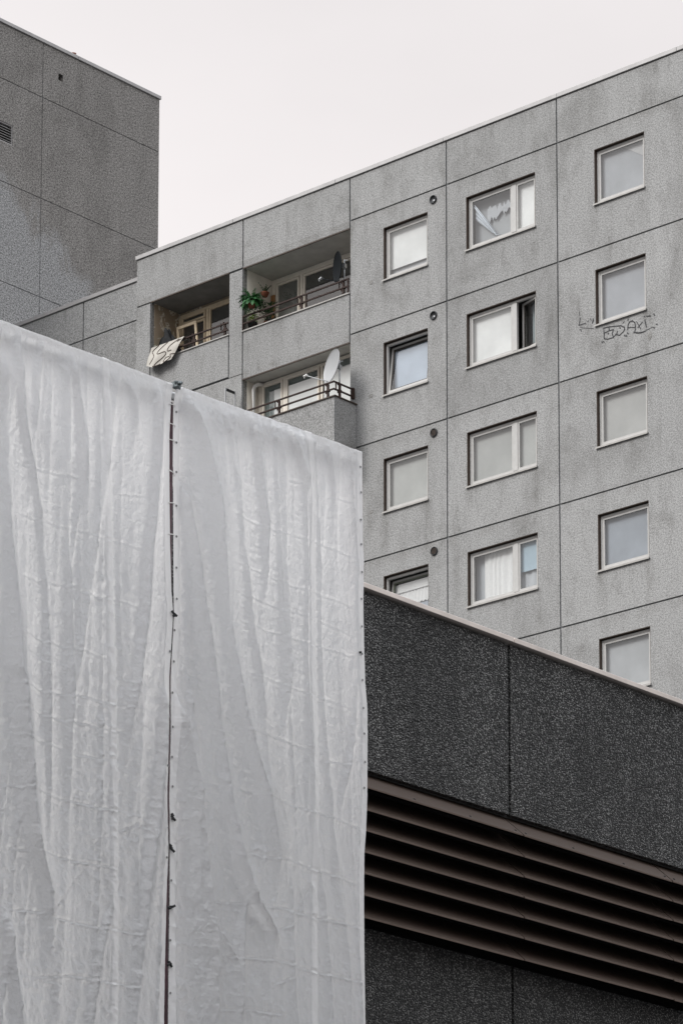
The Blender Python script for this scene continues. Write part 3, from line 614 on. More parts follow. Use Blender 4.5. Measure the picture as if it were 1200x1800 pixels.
# ------------------------------------------------------------------ tower block, upper left
tower = thing('tower_block', 'taller dark grey concrete tower with a blank wall and a louvre vent, upper left', 'building', OT, YB)
tw, tj = MB(), MB()
tz = [47.765, 44.80, 41.935] + [41.935-2.9*k for k in range(1, 15)]
vh = (-6.95, -5.685, 45.95, 46.53); sq = (-4.005, -3.825, 48.50, 48.70)
for a, b in ((-13.2, -8.9), (-8.9, -4.60), (-4.60, 0.0)):
    zs = [49.37] + tz + [0.0]
    for k in range(len(zs)-1):
        panel(tw, tj, a, b, zs[k+1], zs[k], [vh, sq], gap=0.012, depth=0.02, jd=0.018)
tw.build('wall', M['tower'], tower); tj.build('joint', M['joint'], tower)
m = MB(); m.box(-13.2, -0.004, 6.0, 6.2, 0, 49.3); m.box(-0.10, -0.004, 0.03, 6.0, 0, 49.3); m.box(-13.2, -13.1, 0.03, 6.0, 0, 49.3); m.build('side_wall', M['tower'], tower)
m = MB(); m.box(-13.1, -0.1, 0.4, 6.0, 49.0, 49.2); m.build('roof', M['roofing'], tower)
m = MB(); coping(m, -13.22, 0.035, -0.04, 0.38, 49.375, 49.475); m.build('roof_coping', M['coping'], tower, bevel=0.006)
m = MB(); m.box(vh[0], vh[1], 0.12, 0.14, vh[2], vh[3], 1)
frame_ring(m, vh[0]+0.01, vh[1]-0.01, vh[2]+0.01, vh[3]-0.01, 0.022, 0.015, 0.10)
for i in range(6):
    z = vh[2]+0.10+i*0.075
    MMt = Matrix.Translation((0, 0.05, z)) @ Matrix.Rotation(R_(40), 4, 'X')
    m.box(vh[0]+0.03, vh[1]-0.03, -0.035, 0.035, -0.006, 0.006, 0, MMt)
m.build('louvre_vent', [M['coping'], M['groove']], tower)
m = MB(); m.box(sq[0], sq[1], 0.14, 0.15, sq[2], sq[3]); m.build('vent_hole', M['groove'], tower)
m = MB(); m.box(-0.04, 0.04, -0.02, 0.03, 0.0, 0.02); m.tube([(-0.05, 0, 0.025), (0.02, 0, 0.035), (0.09, 0, 0.05), (0.12, 0, 0.045)], [0.012, 0.028, 0.024, 0.008], 8)
m.build('coping_clip', M['terracotta'], tower, (-3.45, 0.0, 49.472))

# ------------------------------------------------------------------ low dark building with louvre band
low = thing('low_building', 'dark building clad in black pebble panels with a bronze louvre band, lower right', 'building', OB, YB)
pw, pj = MB(), MB()
for a, b in ((-10.6, -7.5), (-7.5, -4.4), (-4.4, -1.28), (-1.28, 1.835), (1.835, 4.95), (4.95, 8.1)):
    panel(pw, pj, a, b, 9.565, 11.068, gap=0.016, depth=0.09, jd=0.05)
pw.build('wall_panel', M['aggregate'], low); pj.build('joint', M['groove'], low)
m = MB(); m.box(-10.6, 8.1, 0.07, 0.20, 9.58, 11.05); m.box(-7.5, 8.1, 0.20, 0.5, 9.62, 9.72); m.build('wall', M['groove'], low)
pw, pj = MB(), MB()
for a, b in ((-10.6, -7.5), (-7.5, -4.4), (-4.4, -1.26), (-1.26, 1.855), (1.855, 4.97), (4.97, 8.1)):
    for z0, z1 in ((5.5, 8.305), (2.7, 5.5), (0, 2.7)):
        panel(pw, pj, a, b, z0, z1, gap=0.016, depth=0.09, jd=0.05)
pw.build('wall_panel', M['aggregate_shaded'], low); pj.build('joint', M['groove'], low)
m = MB(); coping(m, -10.6, 8.1, -0.035, 0.40, 11.072, 11.115, 1.87*1.66); m.build('roof_coping', M['coping_brown'], low, bevel=0.004)
m = MB(); m.box(-10.6, 8.1, 0.40, 8, 10.9, 11.0); m.box(-10.6, 8.1, 7.9, 8, 0, 10.9); m.box(8.0, 8.1, 0.2, 7.9, 0, 10.9); m.box(-10.6, -10.5, 0.2, 7.9, 0, 10.9); m.build('roof', M['roofing'], low)
pw, pj = MB(), MB()      # unseen block added behind the scaffold to keep backlight off the lower tarpaulins
for a, b in ((-9.9, -6.7), (-6.7, -3.5)):
    for z0, z1 in ((7.2, 10.0), (4.0, 7.2), (0, 4.0)): panel(pw, pj, a, b, z0, z1, gap=0.016, depth=0.09, jd=0.05, y=-2.55)
pj.box(-9.9, -3.52, -2.45, -0.03, 0, 9.97)
pw.build('wall_panel', M['aggregate'], low); pj.build('added_bay', M['groove'], low)  # these wall panels belong to the added unseen block
lv = MB(); lv.box(-7.5, 8.1, 0.42, 0.44, 8.2, 9.6); lv.box(-7.5, 8.1, 0.095, 0.44, 8.20, 8.285)
louvre = lv.build('louvre', M['groove'], low)
zb = [9.368, 9.190, 9.018, 8.845, 8.670, 8.492, 8.314]
segs = [(-6.4, -4.357), (-4.343, -2.297), (-2.283, -0.237), (-0.223, 1.822), (1.836, 3.882), (3.896, 5.943), (5.957, 8.0)]
rb = random.Random(4)
for i, z in enumerate(zb):
    m = MB()
    for a, b in segs:
        e0, e1 = rb.uniform(-0.0035, 0.0035), rb.uniform(-0.0035, 0.0035)
        # sloping sheet, folded lip at its lower outer edge
        P = [(-0.15, z), (-0.15, z+0.012), (0.14, z+0.262), (0.14, z+0.250)]
        c = [(x, p[0], p[1]+e_) for x, e_ in ((a, e0), (b, e1)) for p in P]; k = len(m.v); m.v += c
        for q in ((0,1,2,3),(7,6,5,4),(1,5,6,2),(0,4,5,1),(3,2,6,7),(0,3,7,4)): m.f.append(tuple(k+j for j in q)); m.m.append(0); m.sm.append(False)
    if i == 0:
        for a, b in segs:
            for x in (a+0.06, a+0.7, a+1.4, b-0.06):
                MMt = Matrix.Rotation(R_(41), 4, 'X'); m.lathe([(0.011, 0.0), (0.009, 0.005), (0, 0.006)], 8, (x, -0.115, z+0.044), 1, MMt)
    bl = m.build('louvre_blade', [M['bronze'], M['groove']], louvre)
    if i == 0: bl['label'] = 'topmost blade, lit bronze strip with screw heads'

# ------------------------------------------------------------------ scaffold behind the tarpaulins
scaf = thing('scaffold', 'purple brown tube scaffold showing as a dark pole in the slit between the white tarpaulins', 'scaffold', OP, YB)
PX = -1.665
for x in (PX, -0.09, -3.75):
    for y in (0.075, 0.80):
        m = MB(); m.tube([(x, y, 0.0), (x, y, 9.80)], 0.0242, 14); m.build('upright', M['scaffold'], scaf)
for z in (9.80, 7.8, 5.8, 3.8, 1.8):
    for y in (0.075, 0.80):
        if z == 9.80 and y < 0.5: continue
        if y < 0.5: continue
        m = MB(); m.tube([(-4.2, y+0.05, z), (0.0, y+0.05, z)], 0.0242, 12); m.build('ledger', M['scaffold'], scaf)
topz = [[-4.4, 9.83], [-3.122, 9.851], [-2.443, 9.868], [-1.707, 9.886], [-0.88, 9.917], [-0.303, 9.939], [0.02, 9.946]]
def zt(u): 
    return float(np.interp(u, [p[0] for p in topz], [p[1] for p in topz]))
m = MB(); m.tube([(u, 0.055, zt(u)-0.045) for u in (-4.35, -3.122, -2.443, -1.707, -0.88, -0.303, -0.03)], 0.024, 12); m.build('ledger', M['steel'], scaf)
m = MB(); m.tube([(-3.72, 0.028, 10.06-0.10), (-3.25, 0.045, 9.69), (-1.72, 0.50, 8.55)][1:], 0.0242, 12)
m.build('brace', M['scaffold'], scaf)
def coupler(p, s=1.0, name='coupler', par=scaf):
    m = MB(); x, y, z = p
    m.box(x-0.03*s, x+0.03*s, y-0.035*s, y+0.04*s, z-0.03*s, z+0.028*s); m.tube([(x-0.045*s, y-0.01, z+0.012*s), (x+0.05*s, y-0.015, z+0.030*s)], 0.016*s, 10)
    m.tube([(x+0.01*s, y-0.03*s, z-0.02*s), (x+0.012*s, y-0.03*s, z-0.05*s)], 0.012*s, 8); m.tube([(x-0.02*s, y-0.045*s, z+0.005*s), (x+0.02*s, y-0.045*s, z+0.005*s)], 0.012*s, 8)
    return m.build(name, M['coupler'], par, bevel=0.006)
coupler((-1.692, -0.012, 9.885), 0.62)
m = MB(); m.tube([(-0.12, 0.13, 9.55), (0.075, 0.13, 9.565)], 0.017, 10); m.box(0.02, 0.05, 0.105, 0.16, 9.54, 9.585); m.box(0.06, 0.072, 0.12, 0.14, 9.54, 9.61); m.build('coupler', M['scaffold'], scaf)

# ------------------------------------------------------------------ tarpaulins
V1 = [[[[-3.088,9.692],[-3.076,9.168],[-3.059,8.708],[-3.026,8.253],[-3.009,7.798],[-2.985,7.746],[-2.931,7.301],[-2.861,6.86],[-2.734,6.567],[-2.682,6.27]],0.034,0.05,0.13],[[[-2.975,9.786],[-2.959,9.378],[-2.892,9.104],[-2.793,8.779],[-2.753,8.322],[-2.753,7.916],[-2.737,7.515],[-2.718,6.946]],0.016,0.02,0.06],[[[-2.836,9.77],[-2.838,9.473],[-2.8,9.13]],0.008,0.02,0.03],[[[-2.718,9.711],[-2.718,9.319],[-2.733,8.913]],0.009,0.03,0.015],[[[-2.579,9.849],[-2.565,9.078],[-2.572,8.603],[-2.56,8.371],[-2.553,7.556],[-2.557,6.978]],0.012,0.04,0.015],[[[-2.547,9.847],[-2.494,9.515],[-2.456,9.168],[-2.433,8.758]],0.016,0.02,0.06],[[[-2.163,9.916],[-2.207,9.66],[-2.31,9.029],[-2.368,8.657],[-2.44,8.284],[-2.512,7.915],[-2.568,7.553]],0.018,0.07,0.03],[[[-2.113,9.846],[-2.045,9.708],[-2.009,9.475]],0.01,0.02,0.04],[[[-2.015,9.863],[-2.027,9.592],[-2.087,9.211]],0.008,0.04,0.02],[[[-1.833,9.857],[-1.844,9.498],[-1.888,9.024],[-1.946,8.526],[-2.006,8.153],[-2.08,7.661]],0.022,0.03,0.07],[[[-1.743,8.036],[-1.772,7.73],[-1.846,7.18],[-1.936,6.634],[-1.992,6.044],[-2.006,5.926]],0.03,0.03,0.12],[[[-3.047,6.43],[-2.979,6.05],[-2.914,5.782]],0.025,0.05,0.05],[[[-1.955,7.986],[-1.997,7.503],[-2.025,7.202]],0.014,0.05,0.06],[[[-2.289,7.732],[-2.312,7.26],[-2.227,6.87]],0.008,0.02,0.03],[[[-2.192,6.645],[-2.267,6.401],[-2.311,6.221],[-2.367,5.869]],0.012,0.02,0.06]]
V2 = [[[[-1.589,9.871],[-1.498,9.65],[-1.421,9.359],[-1.343,8.972],[-1.28,8.635],[-1.202,8.258],[-1.13,7.934],[-1.042,7.684],[-0.936,7.401],[-0.829,7.142]],0.04,0.05,0.2],[[[-1.641,9.298],[-1.549,8.96],[-1.487,8.615],[-1.409,8.262],[-1.317,7.831],[-1.245,7.423],[-1.157,7.078],[-1.07,6.866],[-0.87,6.66]],0.03,0.04,0.07],[[[-1.671,7.956],[-1.549,7.515],[-1.462,7.138],[-1.399,6.733],[-1.352,6.266],[-1.333,6.033]],0.035,0.09,0.05],[[[-1.556,8.079],[-1.501,7.67],[-1.464,7.317]],0.012,0.03,0.03],[[[-1.314,9.844],[-1.302,9.457],[-1.293,9.201]],0.01,0.03,0.015],[[[-1.284,9.875],[-1.213,9.569],[-1.18,9.231],[-1.117,8.923],[-1.053,8.508],[-0.958,8.034]],0.014,0.03,0.06],[[[-1.018,9.876],[-0.985,9.546],[-0.937,9.188],[-0.919,8.899]],0.016,0.02,0.06],[[[-0.802,9.884],[-0.754,9.655],[-0.752,9.237],[-0.733,8.695],[-0.716,8.373],[-0.764,7.954]],0.014,0.05,0.02],[[[-0.701,9.891],[-0.614,9.683],[-0.518,9.432]],0.016,0.02,0.06],[[[-0.658,9.196],[-0.595,9.103],[-0.532,9.031]],0.01,0.015,0.04],[[[-0.337,9.906],[-0.296,9.694],[-0.28,9.53]],0.012,0.02,0.05],[[[-0.36,9.676],[-0.375,9.338],[-0.421,8.938]],0.01,0.04,0.02],[[[-0.217,9.907],[-0.232,9.6],[-0.263,9.145]],0.008,0.05,0.02],[[[-1.07,6.866],[-0.87,6.66],[-0.773,6.544]],0.012,0.02,0.05],[[[-0.707,7.104],[-0.687,6.742],[-0.684,6.256]],0.008,0.02,0.03],[[[-0.043,8.432],[-0.098,8.039],[-0.243,7.568]],0.01,0.03,0.03],[[[-1.289,6.634],[-1.151,6.419],[-1.114,6.067]],0.014,0.05,0.03]]
W1 = [[-2.274,9.761],[-2.234,8.811],[-2.21,7.986],[-2.191,7.402],[-2.167,5.9]]
W2 = [[-0.512,9.934],[-0.487,9.53],[-0.483,8.428],[-0.479,7.892],[-0.473,7.149],[-0.464,6.17]]
C1 = [[[-2.862,9.136],[-2.815,9.137],[-2.754,9.155]],[[-3.013,9.046],[-2.844,9.047],[-2.565,9.084],[-2.327,9.108]],[[-3.006,8.733],[-2.746,8.745],[-2.401,8.766],[-1.934,8.794]],[[-3.007,8.039],[-2.747,8.033],[-2.499,8.046],[-2.278,8.052]],[[-2.293,8.962],[-2.165,8.985]],[[-2.474,8.393],[-2.22,8.421],[-1.961,8.426]],[[-2.198,9.072],[-1.939,9.131]],[[-2.983,8.368],[-2.739,8.384],[-2.443,8.436]],[[-3.075,7.731],[-2.772,7.732],[-2.463,7.774],[-1.985,7.813]],[[-3.072,7.595],[-2.769,7.589],[-2.615,7.6],[-2.079,7.638]],[[-3.069,7.442],[-2.888,7.425],[-2.612,7.428]],[[-2.534,7.416],[-2.22,7.448]],[[-3.062,7.125],[-2.912,7.145],[-2.714,7.13],[-2.373,7.142],[-2.104,7.168]],[[-3.054,6.766],[-2.753,6.791],[-2.523,6.79],[-2.131,6.819]],[[-3.017,6.419],[-2.686,6.457]],[[-2.746,6.423],[-2.361,6.441],[-1.95,6.468]],[[-2.815,6.067],[-2.511,6.124],[-2.199,6.136],[-1.945,6.155]],[[-2.222,7.045],[-2.461,6.807]],[[-2.398,6.779],[-2.671,6.499],[-2.776,6.401]],[[-1.927,7.163],[-2.198,7.01]],[[-1.943,7.137],[-2.069,6.936]],[[-1.889,6.736],[-1.76,6.802]]]
C2 = [[[-1.285,9.208],[-1.104,9.197],[-0.844,9.191],[-0.502,9.215],[-0.07,9.217]],[[-1.177,8.897],[-0.935,8.895],[-0.75,8.876],[-0.5,8.896],[-0.069,8.904]],[[-1.176,8.714],[-0.795,8.712],[-0.5,8.731],[-0.069,8.715]],[[-1.204,8.546],[-0.932,8.538],[-0.499,8.556],[-0.053,8.585]],[[-0.723,9.542],[-0.534,9.55]],[[-0.328,9.529],[-0.07,9.565]],[[-1.133,8.239],[-0.784,8.234],[-0.517,8.234],[-0.098,8.241]],[[-1.13,7.885],[-0.887,7.877],[-0.497,7.876]],[[-0.425,7.829],[-0.097,7.881]],[[-1.161,7.501],[-0.988,7.5],[-0.814,7.481],[-0.496,7.497],[-0.023,7.487]],[[-1.174,7.129],[-0.916,7.119],[-0.707,7.141],[-0.494,7.133],[-0.041,7.12]],[[-1.391,6.77],[-1.12,6.808],[-0.775,6.829],[-0.493,6.832],[0.014,6.855]],[[-1.304,6.452],[-0.843,6.502],[-0.491,6.495],[0.014,6.506]],[[-0.476,7.087],[-0.635,6.8]],[[-0.87,6.66],[-0.634,6.776]],[[-0.868,6.335],[-0.633,6.447]],[[-1.465,7.473],[-1.178,7.515]],[[-1.66,7.087],[-1.545,7.128]],[[-1.3,6.132],[-1.03,6.17],[-0.736,6.175]],[[-1.288,6.586],[-1.152,6.479]],[[-1.302,7.98],[-1.181,7.873]]]
edge1 = [[-1.712,9.899],[-1.716,9.869],[-1.725,9.795],[-1.737,9.577],[-1.733,9.259],[-1.724,8.907],[-1.708,8.594],[-1.692,8.475],[-1.697,8.386],[-1.721,8.066],[-1.723,7.683],[-1.731,7.336],[-1.717,7.028],[-1.728,6.786],[-1.736,6.308],[-1.739,5.968]]
edge2 = [[-1.678,9.909],[-1.687,9.878],[-1.701,9.802],[-1.706,9.586],[-1.702,9.267],[-1.697,8.914],[-1.691,8.599],[-1.685,8.477],[-1.688,8.388],[-1.709,8.069],[-1.706,7.687],[-1.716,7.339],[-1.708,7.03],[-1.707,6.79],[-1.71,6.312],[-1.711,5.973]]
edgeR = [[-0.0,9.946],[0.003,9.551],[0.009,9.309],[0.017,9.217],[0.011,9.104],[0.009,8.954],[0.017,8.695],[0.028,8.438],[0.05,8.258],[0.05,8.0],[0.05,7.705],[0.039,7.483],[0.023,7.334],[0.018,7.114],[0.024,6.608],[0.029,6.249]]
top = [[-3.122,9.851],[-2.443,9.868],[-1.707,9.886],[-0.88,9.917],[-0.303,9.939],[-0.0,9.946]]
eyes1 = [[-1.72,8.223],[-1.735,7.882],[-1.738,7.701],[-1.745,7.516],[-1.74,7.144],[-1.742,6.962]]
eyes2 = [[-1.68,9.722],[-1.678,9.53],[-1.676,9.346],[-1.673,9.137],[-1.671,8.946],[-1.669,8.752],[-1.666,8.559],[-1.683,8.362],[-1.686,8.169],[-1.698,7.974],[-1.695,7.765],[-1.698,7.581],[-1.695,7.402],[-1.698,6.833],[-1.703,6.473],[-1.699,6.158]]
eyesR = [[-0.019,9.843],[-0.019,9.673],[-0.016,9.494],[-0.013,9.333],[-0.01,9.15],[-0.013,8.974],[-0.018,8.791],[-0.013,8.614],[-0.007,8.445],[0.001,8.265],[0.012,8.102],[0.018,7.919],[0.018,7.754]]
def vnoise(x, y, seed):
    r = np.random.RandomState(seed); G = r.rand(256, 256)*2-1
    xi, yi = np.floor(x).astype(int), np.floor(y).astype(int); fx, fy = x-xi, y-yi
    fx = fx*fx*(3-2*fx); fy = fy*fy*(3-2*fy); X0, Y0, X1, Y1 = xi % 256, yi % 256, (xi+1) % 256, (yi+1) % 256
    return (G[X0,Y0]*(1-fx)+G[X1,Y0]*fx)*(1-fy)+(G[X0,Y1]*(1-fx)+G[X1,Y1]*fx)*fy
def sstep(a, b, x):
    t = np.clip((x-a)/(b-a), 0, 1); return t*t*(3-2*t)
def line_at(L, z):
    P = sorted(L, key=lambda p: p[1]); return np.interp(z, [p[1] for p in P], [p[0] for p in P])
def tarp_sheet(name, lab, left, right, folds, weld, creases, seed, zbot=4.2, flatl=0.0):
    """sheet laid over the top tube: left / right = edges as (u, z) lists; folds fan down from the tied corners"""
    nu, nz = 215, 900
    s = np.linspace(0, 1, nu)[:, None]; tt = np.linspace(0, 1, nz)[None, :]
    zz = 9.90 + (zbot-9.90)*tt
    L, Rr = line_at(left, zz), line_at(right, zz)
    U = L+(Rr-L)*s; Z = np.repeat(zz, nu, 0)
    d = np.zeros_like(U)          # outward displacement
    ebl, ebr = sstep(0.0, 0.09, U-L), sstep(0.0, 0.09, Rr-U)
    wb = 0.012*vnoise(Z*1.6, U*0+3, seed+9)
    for (P, a, wl_, wr_) in folds:
        zs = [p[1] for p in P]; zt_, zb_ = max(zs), min(zs)
        x = line_at(P, Z)+wb*0.6+0.006*vnoise(Z*5, U*0+seed, seed+3)
        q = U-x; prof = np.where(q < 0, np.exp(-(q/wl_)**2), np.exp(-np.abs(q/wr_)**1.4))
        sharp = np.exp(-np.abs(q)/0.014)*0.20
        fade = sstep(zb_-0.35, zb_+0.35, Z)*(1-sstep(zt_-0.14, zt_+0.05, Z))
        d += 2.6*a*(prof*(1-0.16)+sharp)*fade*(0.75+0.5*vnoise(Z*1.3, U*0.2+a*900, seed+5))
    d *= np.minimum(0.35+0.65*ebl, 0.35+0.65*ebr)
    # soft vertical gathers and crumpled foil-like wrinkling
    env = sstep(0.0, 0.07, 9.9-Z)
    d += env*(0.016*vnoise(U*3.0+Z*0.10, Z*0.30, seed+11) + 0.006*vnoise(U*8.0+Z*0.3, Z*0.5, seed+12))
    fan = (U-PX)*0.10*np.clip(9.9-Z, 0, 6)
    for k, (fr_, am) in enumerate(((5.5, 0.024), (11, 0.013), (21, 0.006))):
        rn = 1-np.abs(vnoise((U-fan*0.5)*fr_+0.35*vnoise(U*2, Z*1.2, seed+70+k), Z*(0.22+0.1*k), seed+80+k))
        d += am*env*rn**7*(0.3+0.9*sstep(-0.4, 0.5, vnoise(U*1.7, Z*0.6, seed+90+k)))
    for k, (fx, fz, am) in enumerate(((15, 10, 0.0050), (28, 20, 0.0042), (58, 44, 0.0024))):
        nn = vnoise(U*fx+Z*fx*0.25+0.7*vnoise(U*4, Z*3, seed+20+k), Z*fz+0.7*vnoise(U*3, Z*4, seed+30+k), seed+40+k)
        patch = 0.35+0.9*sstep(-0.3, 0.6, vnoise(U*2.2, Z*1.1, seed+50+k))
        d += am*(1-2*np.abs(nn))*patch*(0.45+0.55*sstep(0.3, 3.0, 9.9-Z))
    # pressed packing creases
    for P in creases:
        us = [p[0] for p in P]; steep = abs(P[-1][1]-P[0][1]) > abs(P[-1][0]-P[0][0])*1.1
        if steep:
            q = U-line_at(P, Z)-0.003*vnoise(Z*14, U*0, seed); lo, hi = min(p[1] for p in P), max(p[1] for p in P); g = sstep(lo-0.03, lo+0.05, Z)*(1-sstep(hi-0.05, hi+0.03, Z))
        else:
            Ps = sorted(P); q = Z-np.interp(U, [p[0] for p in Ps], [p[1] for p in Ps])-0.004*vnoise(U*16, Z*0, seed+1); g = sstep(min(us)-0.04, min(us)+0.08, U)*(1-sstep(max(us)-0.08, max(us)+0.04, U))
        d += (0.65+0.55*sstep(1.0, 3.2, 9.9-Z))*g*(-0.0042*np.exp(-(q/0.007)**2) + 0.0040*np.exp(-((q+0.016)/0.009)**2) + 0.0022*np.tanh(q/0.012)*np.exp(-np.abs(q)/0.10))
    q = U-line_at(weld, Z); d += 0.006*(sstep(-0.030, -0.022, q)-sstep(0.022, 0.030, q))
    wq = sstep(-0.032, -0.024, q)*(1-sstep(0.024, 0.032, q)); wq = np.maximum(wq, np.maximum(1-sstep(0.05, 0.06, U-L), 1-sstep(0.05, 0.06, Rr-U)))
    # hem strips by the edges
    for q in (U-L-0.055, Rr-U-0.055): d += 0.004*np.exp(-(q/0.007)**2)
    # belly between the ties
    d += 0.022*sstep(0.0, 3.0, 9.9-Z)*np.sin(np.pi*s)**0.8
    d *= np.minimum(0.2+0.8*sstep(0.0, 0.05, U-L), 0.2+0.8*sstep(0.0, 0.05, Rr-U))
    # fold over the top tube
    zt_ = np.interp(U[:, 0], [p[0] for p in topz], [p[1] for p in topz])[:, None]
    tops = (np.array([0.018*math.exp(-((u-PX)/0.05)**2) for u in U[:, 0]])[:, None])
    Zs = Z + (zt_-9.90)*(1-sstep(0.0, 1.2, 9.90-Z)) - 0.004*np.abs(vnoise(U*9, U*0+1, seed+60))*(1-sstep(0.0, 0.25, 9.9-Z)) - tops*0
    Y = -d - 0.002
    V = [(float(U[i,j]), float(Y[i,j]), float(Zs[i,j])) for i in range(nu) for j in range(nz)]
    F = [(i*nz+j, (i+1)*nz+j, (i+1)*nz+j+1, i*nz+j+1) for i in range(nu-1) for j in range(nz-1)]
    # hem turned over the tube, hanging a hand's width down the back
    base = len(V); K = 6
    for i in range(nu):
        u, y0, z0 = V[i*nz]
        for k in range(1, K+1):
            a = math.pi*k/6 if k <= 6 else math.pi
            r = 0.016
            V.append((u, y0+r-r*math.cos(a), z0+r*math.sin(a)*0.55-(0.03*(k-6) if k > 6 else 0)))
    for i in range(nu-1):
        for k in range(K):
            a0 = i*nz if k == 0 else base+i*K+k-1; b0 = (i+1)*nz if k == 0 else base+(i+1)*K+k-1
            F.append((b0, a0, base+i*K+k, base+(i+1)*K+k))
    me = bpy.data.meshes.new(name); me.from_pydata(V, [], F); me.materials.append(M['tarp'])
    me.polygons.foreach_set('use_smooth', [True]*len(F)); me.update()
    av = np.zeros(len(V), np.float32); av[:nu*nz] = wq.ravel(); av[nu*nz:] = 1
    me.attributes.new('weld', 'FLOAT', 'POINT').data.foreach_set('value', av)
    o = bpy.data.objects.new(name, me); COL.objects.link(o); o.location = OP; o.rotation_euler = (0, 0, YB)
    tag(o, lab, 'tarpaulin', 'white tarpaulins hung on the scaffold')
    def surf(u, z):
        j = int(np.argmin(np.abs(Zs[nu//2, :]-z))); i = int(np.argmin(np.abs(U[:, j]-u))); return float(Y[i, j])
    return o, surf
edge2b = [[p[0], p[1]] for p in edge2] + [[-1.72, 3.0]]; edge1b = [[p[0], p[1]] for p in edge1] + [[-1.76, 3.0]]; edgeRb = [[p[0], p[1]] for p in edgeR] + [[0.0, 3.0]]
t1, s1 = tarp_sheet('tarpaulin', 'white tarpaulin hanging left of the dark slit, a slanting shadow near its top', [[-4.3, 10], [-4.3, 3]], edge1b, V1, W1, C1, 11)
t2, s2 = tarp_sheet('tarpaulin', 'white tarpaulin hanging right of the dark slit, its edge against the dark pebble wall', edge2b, edgeRb, V2, W2, C2, 12)
ey = MB(); RX = Matrix.Rotation(math.pi/2, 4, 'X')
ey.lathe([(0.0035, 0.0), (0.0080, 0.0005), (0.0085, 0.002), (0.0072, 0.0035), (0.0046, 0.003), (0.0035, 0.0)], 12, (0,0,0), 0, RX); ey.lathe([(0.0045, 0.0014), (0.0, 0.0014)], 12, (0,0,0), 1, RX)
ring = None
for par, sf, pts in ((t1, s1, eyes1), (t2, s2, eyes2+eyesR)):
    for u, z in pts:
        if ring is None: o = ring = ey.build('eyelet', [M['eyelet'], M['groove']], par)
        else: o = ring.copy(); COL.objects.link(o); o.parent = par
        o.location = (u, sf(u, z)-0.003, z)
# ties across the slit and knots of cord
for z, dz in ((9.755, 0.0), (9.63, 0.004), (9.53, 0.003), (9.33, 0.012), (9.14, -0.004), (8.945, -0.003)):
    m = MB(); m.tube([(-1.742, s1(-1.745, z)-0.003, z+dz), (-1.715, -0.012, z), (-1.690, s2(-1.688, z)-0.003, z-dz)], 0.0028, 6); m.build('tie', M['pipe'], t2)
for u, z in ((-1.686, 8.46), (-1.70, 7.215), (-1.698, 7.03), (-1.706, 6.66), (-1.708, 6.33), (0.048, 8.49), (-0.03, 8.62)):
    m = MB(); y = s2(u, z)-0.010; r2 = random.Random(int(z*100)); big = 1.0 if u < -1 else 0.6
    for k in range(4):
        p = Vector((u+r2.uniform(-.012,.012)*big, y, z+r2.uniform(-.012,.012)*big)); q = p+Vector((r2.uniform(-.024,.024), r2.uniform(-.008,.004), r2.uniform(-.020,.014)))*big; m.tube([p, q], 0.0075*big, 7)
    m.build('cord_knot', M['black'], t2)

# ------------------------------------------------------------------ things on the loggias
def dish(label, foot, centre, axis_uy, elev, rad, mats, lnb, mast):
    """offset dish: all in facade coordinates, then placed in the world; foot = where the mast is clamped"""
    t = thing('satellite_dish', label, 'satellite dish', wA(*foot), YA, 'satellite dishes on the balconies')
    f = Vector(foot); c = Vector(centre)-f
    d = Vector((axis_uy[0]*math.cos(elev), axis_uy[1]*math.cos(elev), math.sin(elev))).normalized()
    rot = d.to_track_quat('Z', 'Y').to_matrix().to_4x4()
    m = MB(); dep = rad*0.20
    prof = [(rad*k/10, dep*(k/10)**2-dep) for k in range(11)]
    rim = [(rad*1.012, 0.006), (rad*1.015, -0.008), (rad*0.99, -0.014)]
    bk_ = [(rad*k/10, dep*(k/10)**2-dep-0.014) for k in range(9, -1, -1)]
    m.lathe(prof+rim+bk_, 40, c, 0, rot); m.build('reflector', mats[0], t)
    low_ = c + (rot @ Vector((0, 0, -0.02))) ; dn = (Vector((0,0,-1)) - d*Vector((0,0,-1)).dot(d)).normalized(); b0 = c+dn*rad*0.97-d*0.02
    l = Vector(lnb)-f
    m = MB(); m.tube([b0-d*0.06, b0+(l-b0)*0.5+Vector((0,0,-0.01)), l-(l-b0).normalized()*0.02], 0.011, 8); m.build('arm', mats[1], t)
    m = MB(); ld = (c-l).normalized(); m.tube([l-ld*0.07, l-ld*0.005], 0.024, 10); m.tube([l-ld*0.005, l+ld*0.035], [0.032, 0.036], 12); m.tube([l-ld*0.05, l-ld*0.05+Vector((0,0,-0.06))], 0.012, 8); m.build('receiver', mats[2], t)
    a, b = Vector(mast[0])-f, Vector(mast[1])-f
    m = MB(); m.tube([a, b], 0.017, 10); cc = c-d*(dep+0.02); hm = Vector((b.x, b.y, min(max(cc.z, a.z), b.z-0.08)))
    m.tube([cc, hm], 0.022, 8); m.box(hm.x-0.04, hm.x+0.04, hm.y-0.04, hm.y+0.04, hm.z-0.05, hm.z+0.05); m.tube([hm+Vector((0,0,0.12)), hm+Vector((0.10,0.0,0.13))], 0.012, 8); m.build('mast', mats[3], t)
    return t
ca, sa = math.cos(YA), math.sin(YA)
def uy(wx, wy): return (ca*wx+sa*wy, -sa*wx+ca*wy)
dish('pale grey satellite dish on the corner of the projecting balcony', (-6.455, -0.42, 34.765), (-6.58, -0.58, 35.64), uy(-0.90, -0.43), R_(8), 0.42, (M['dish'], M['dish'], M['pipe'], M['steel']), (-7.38, -0.62, 35.60), ((-6.455, -0.42, 34.765), (-6.455, -0.42, 35.80)))
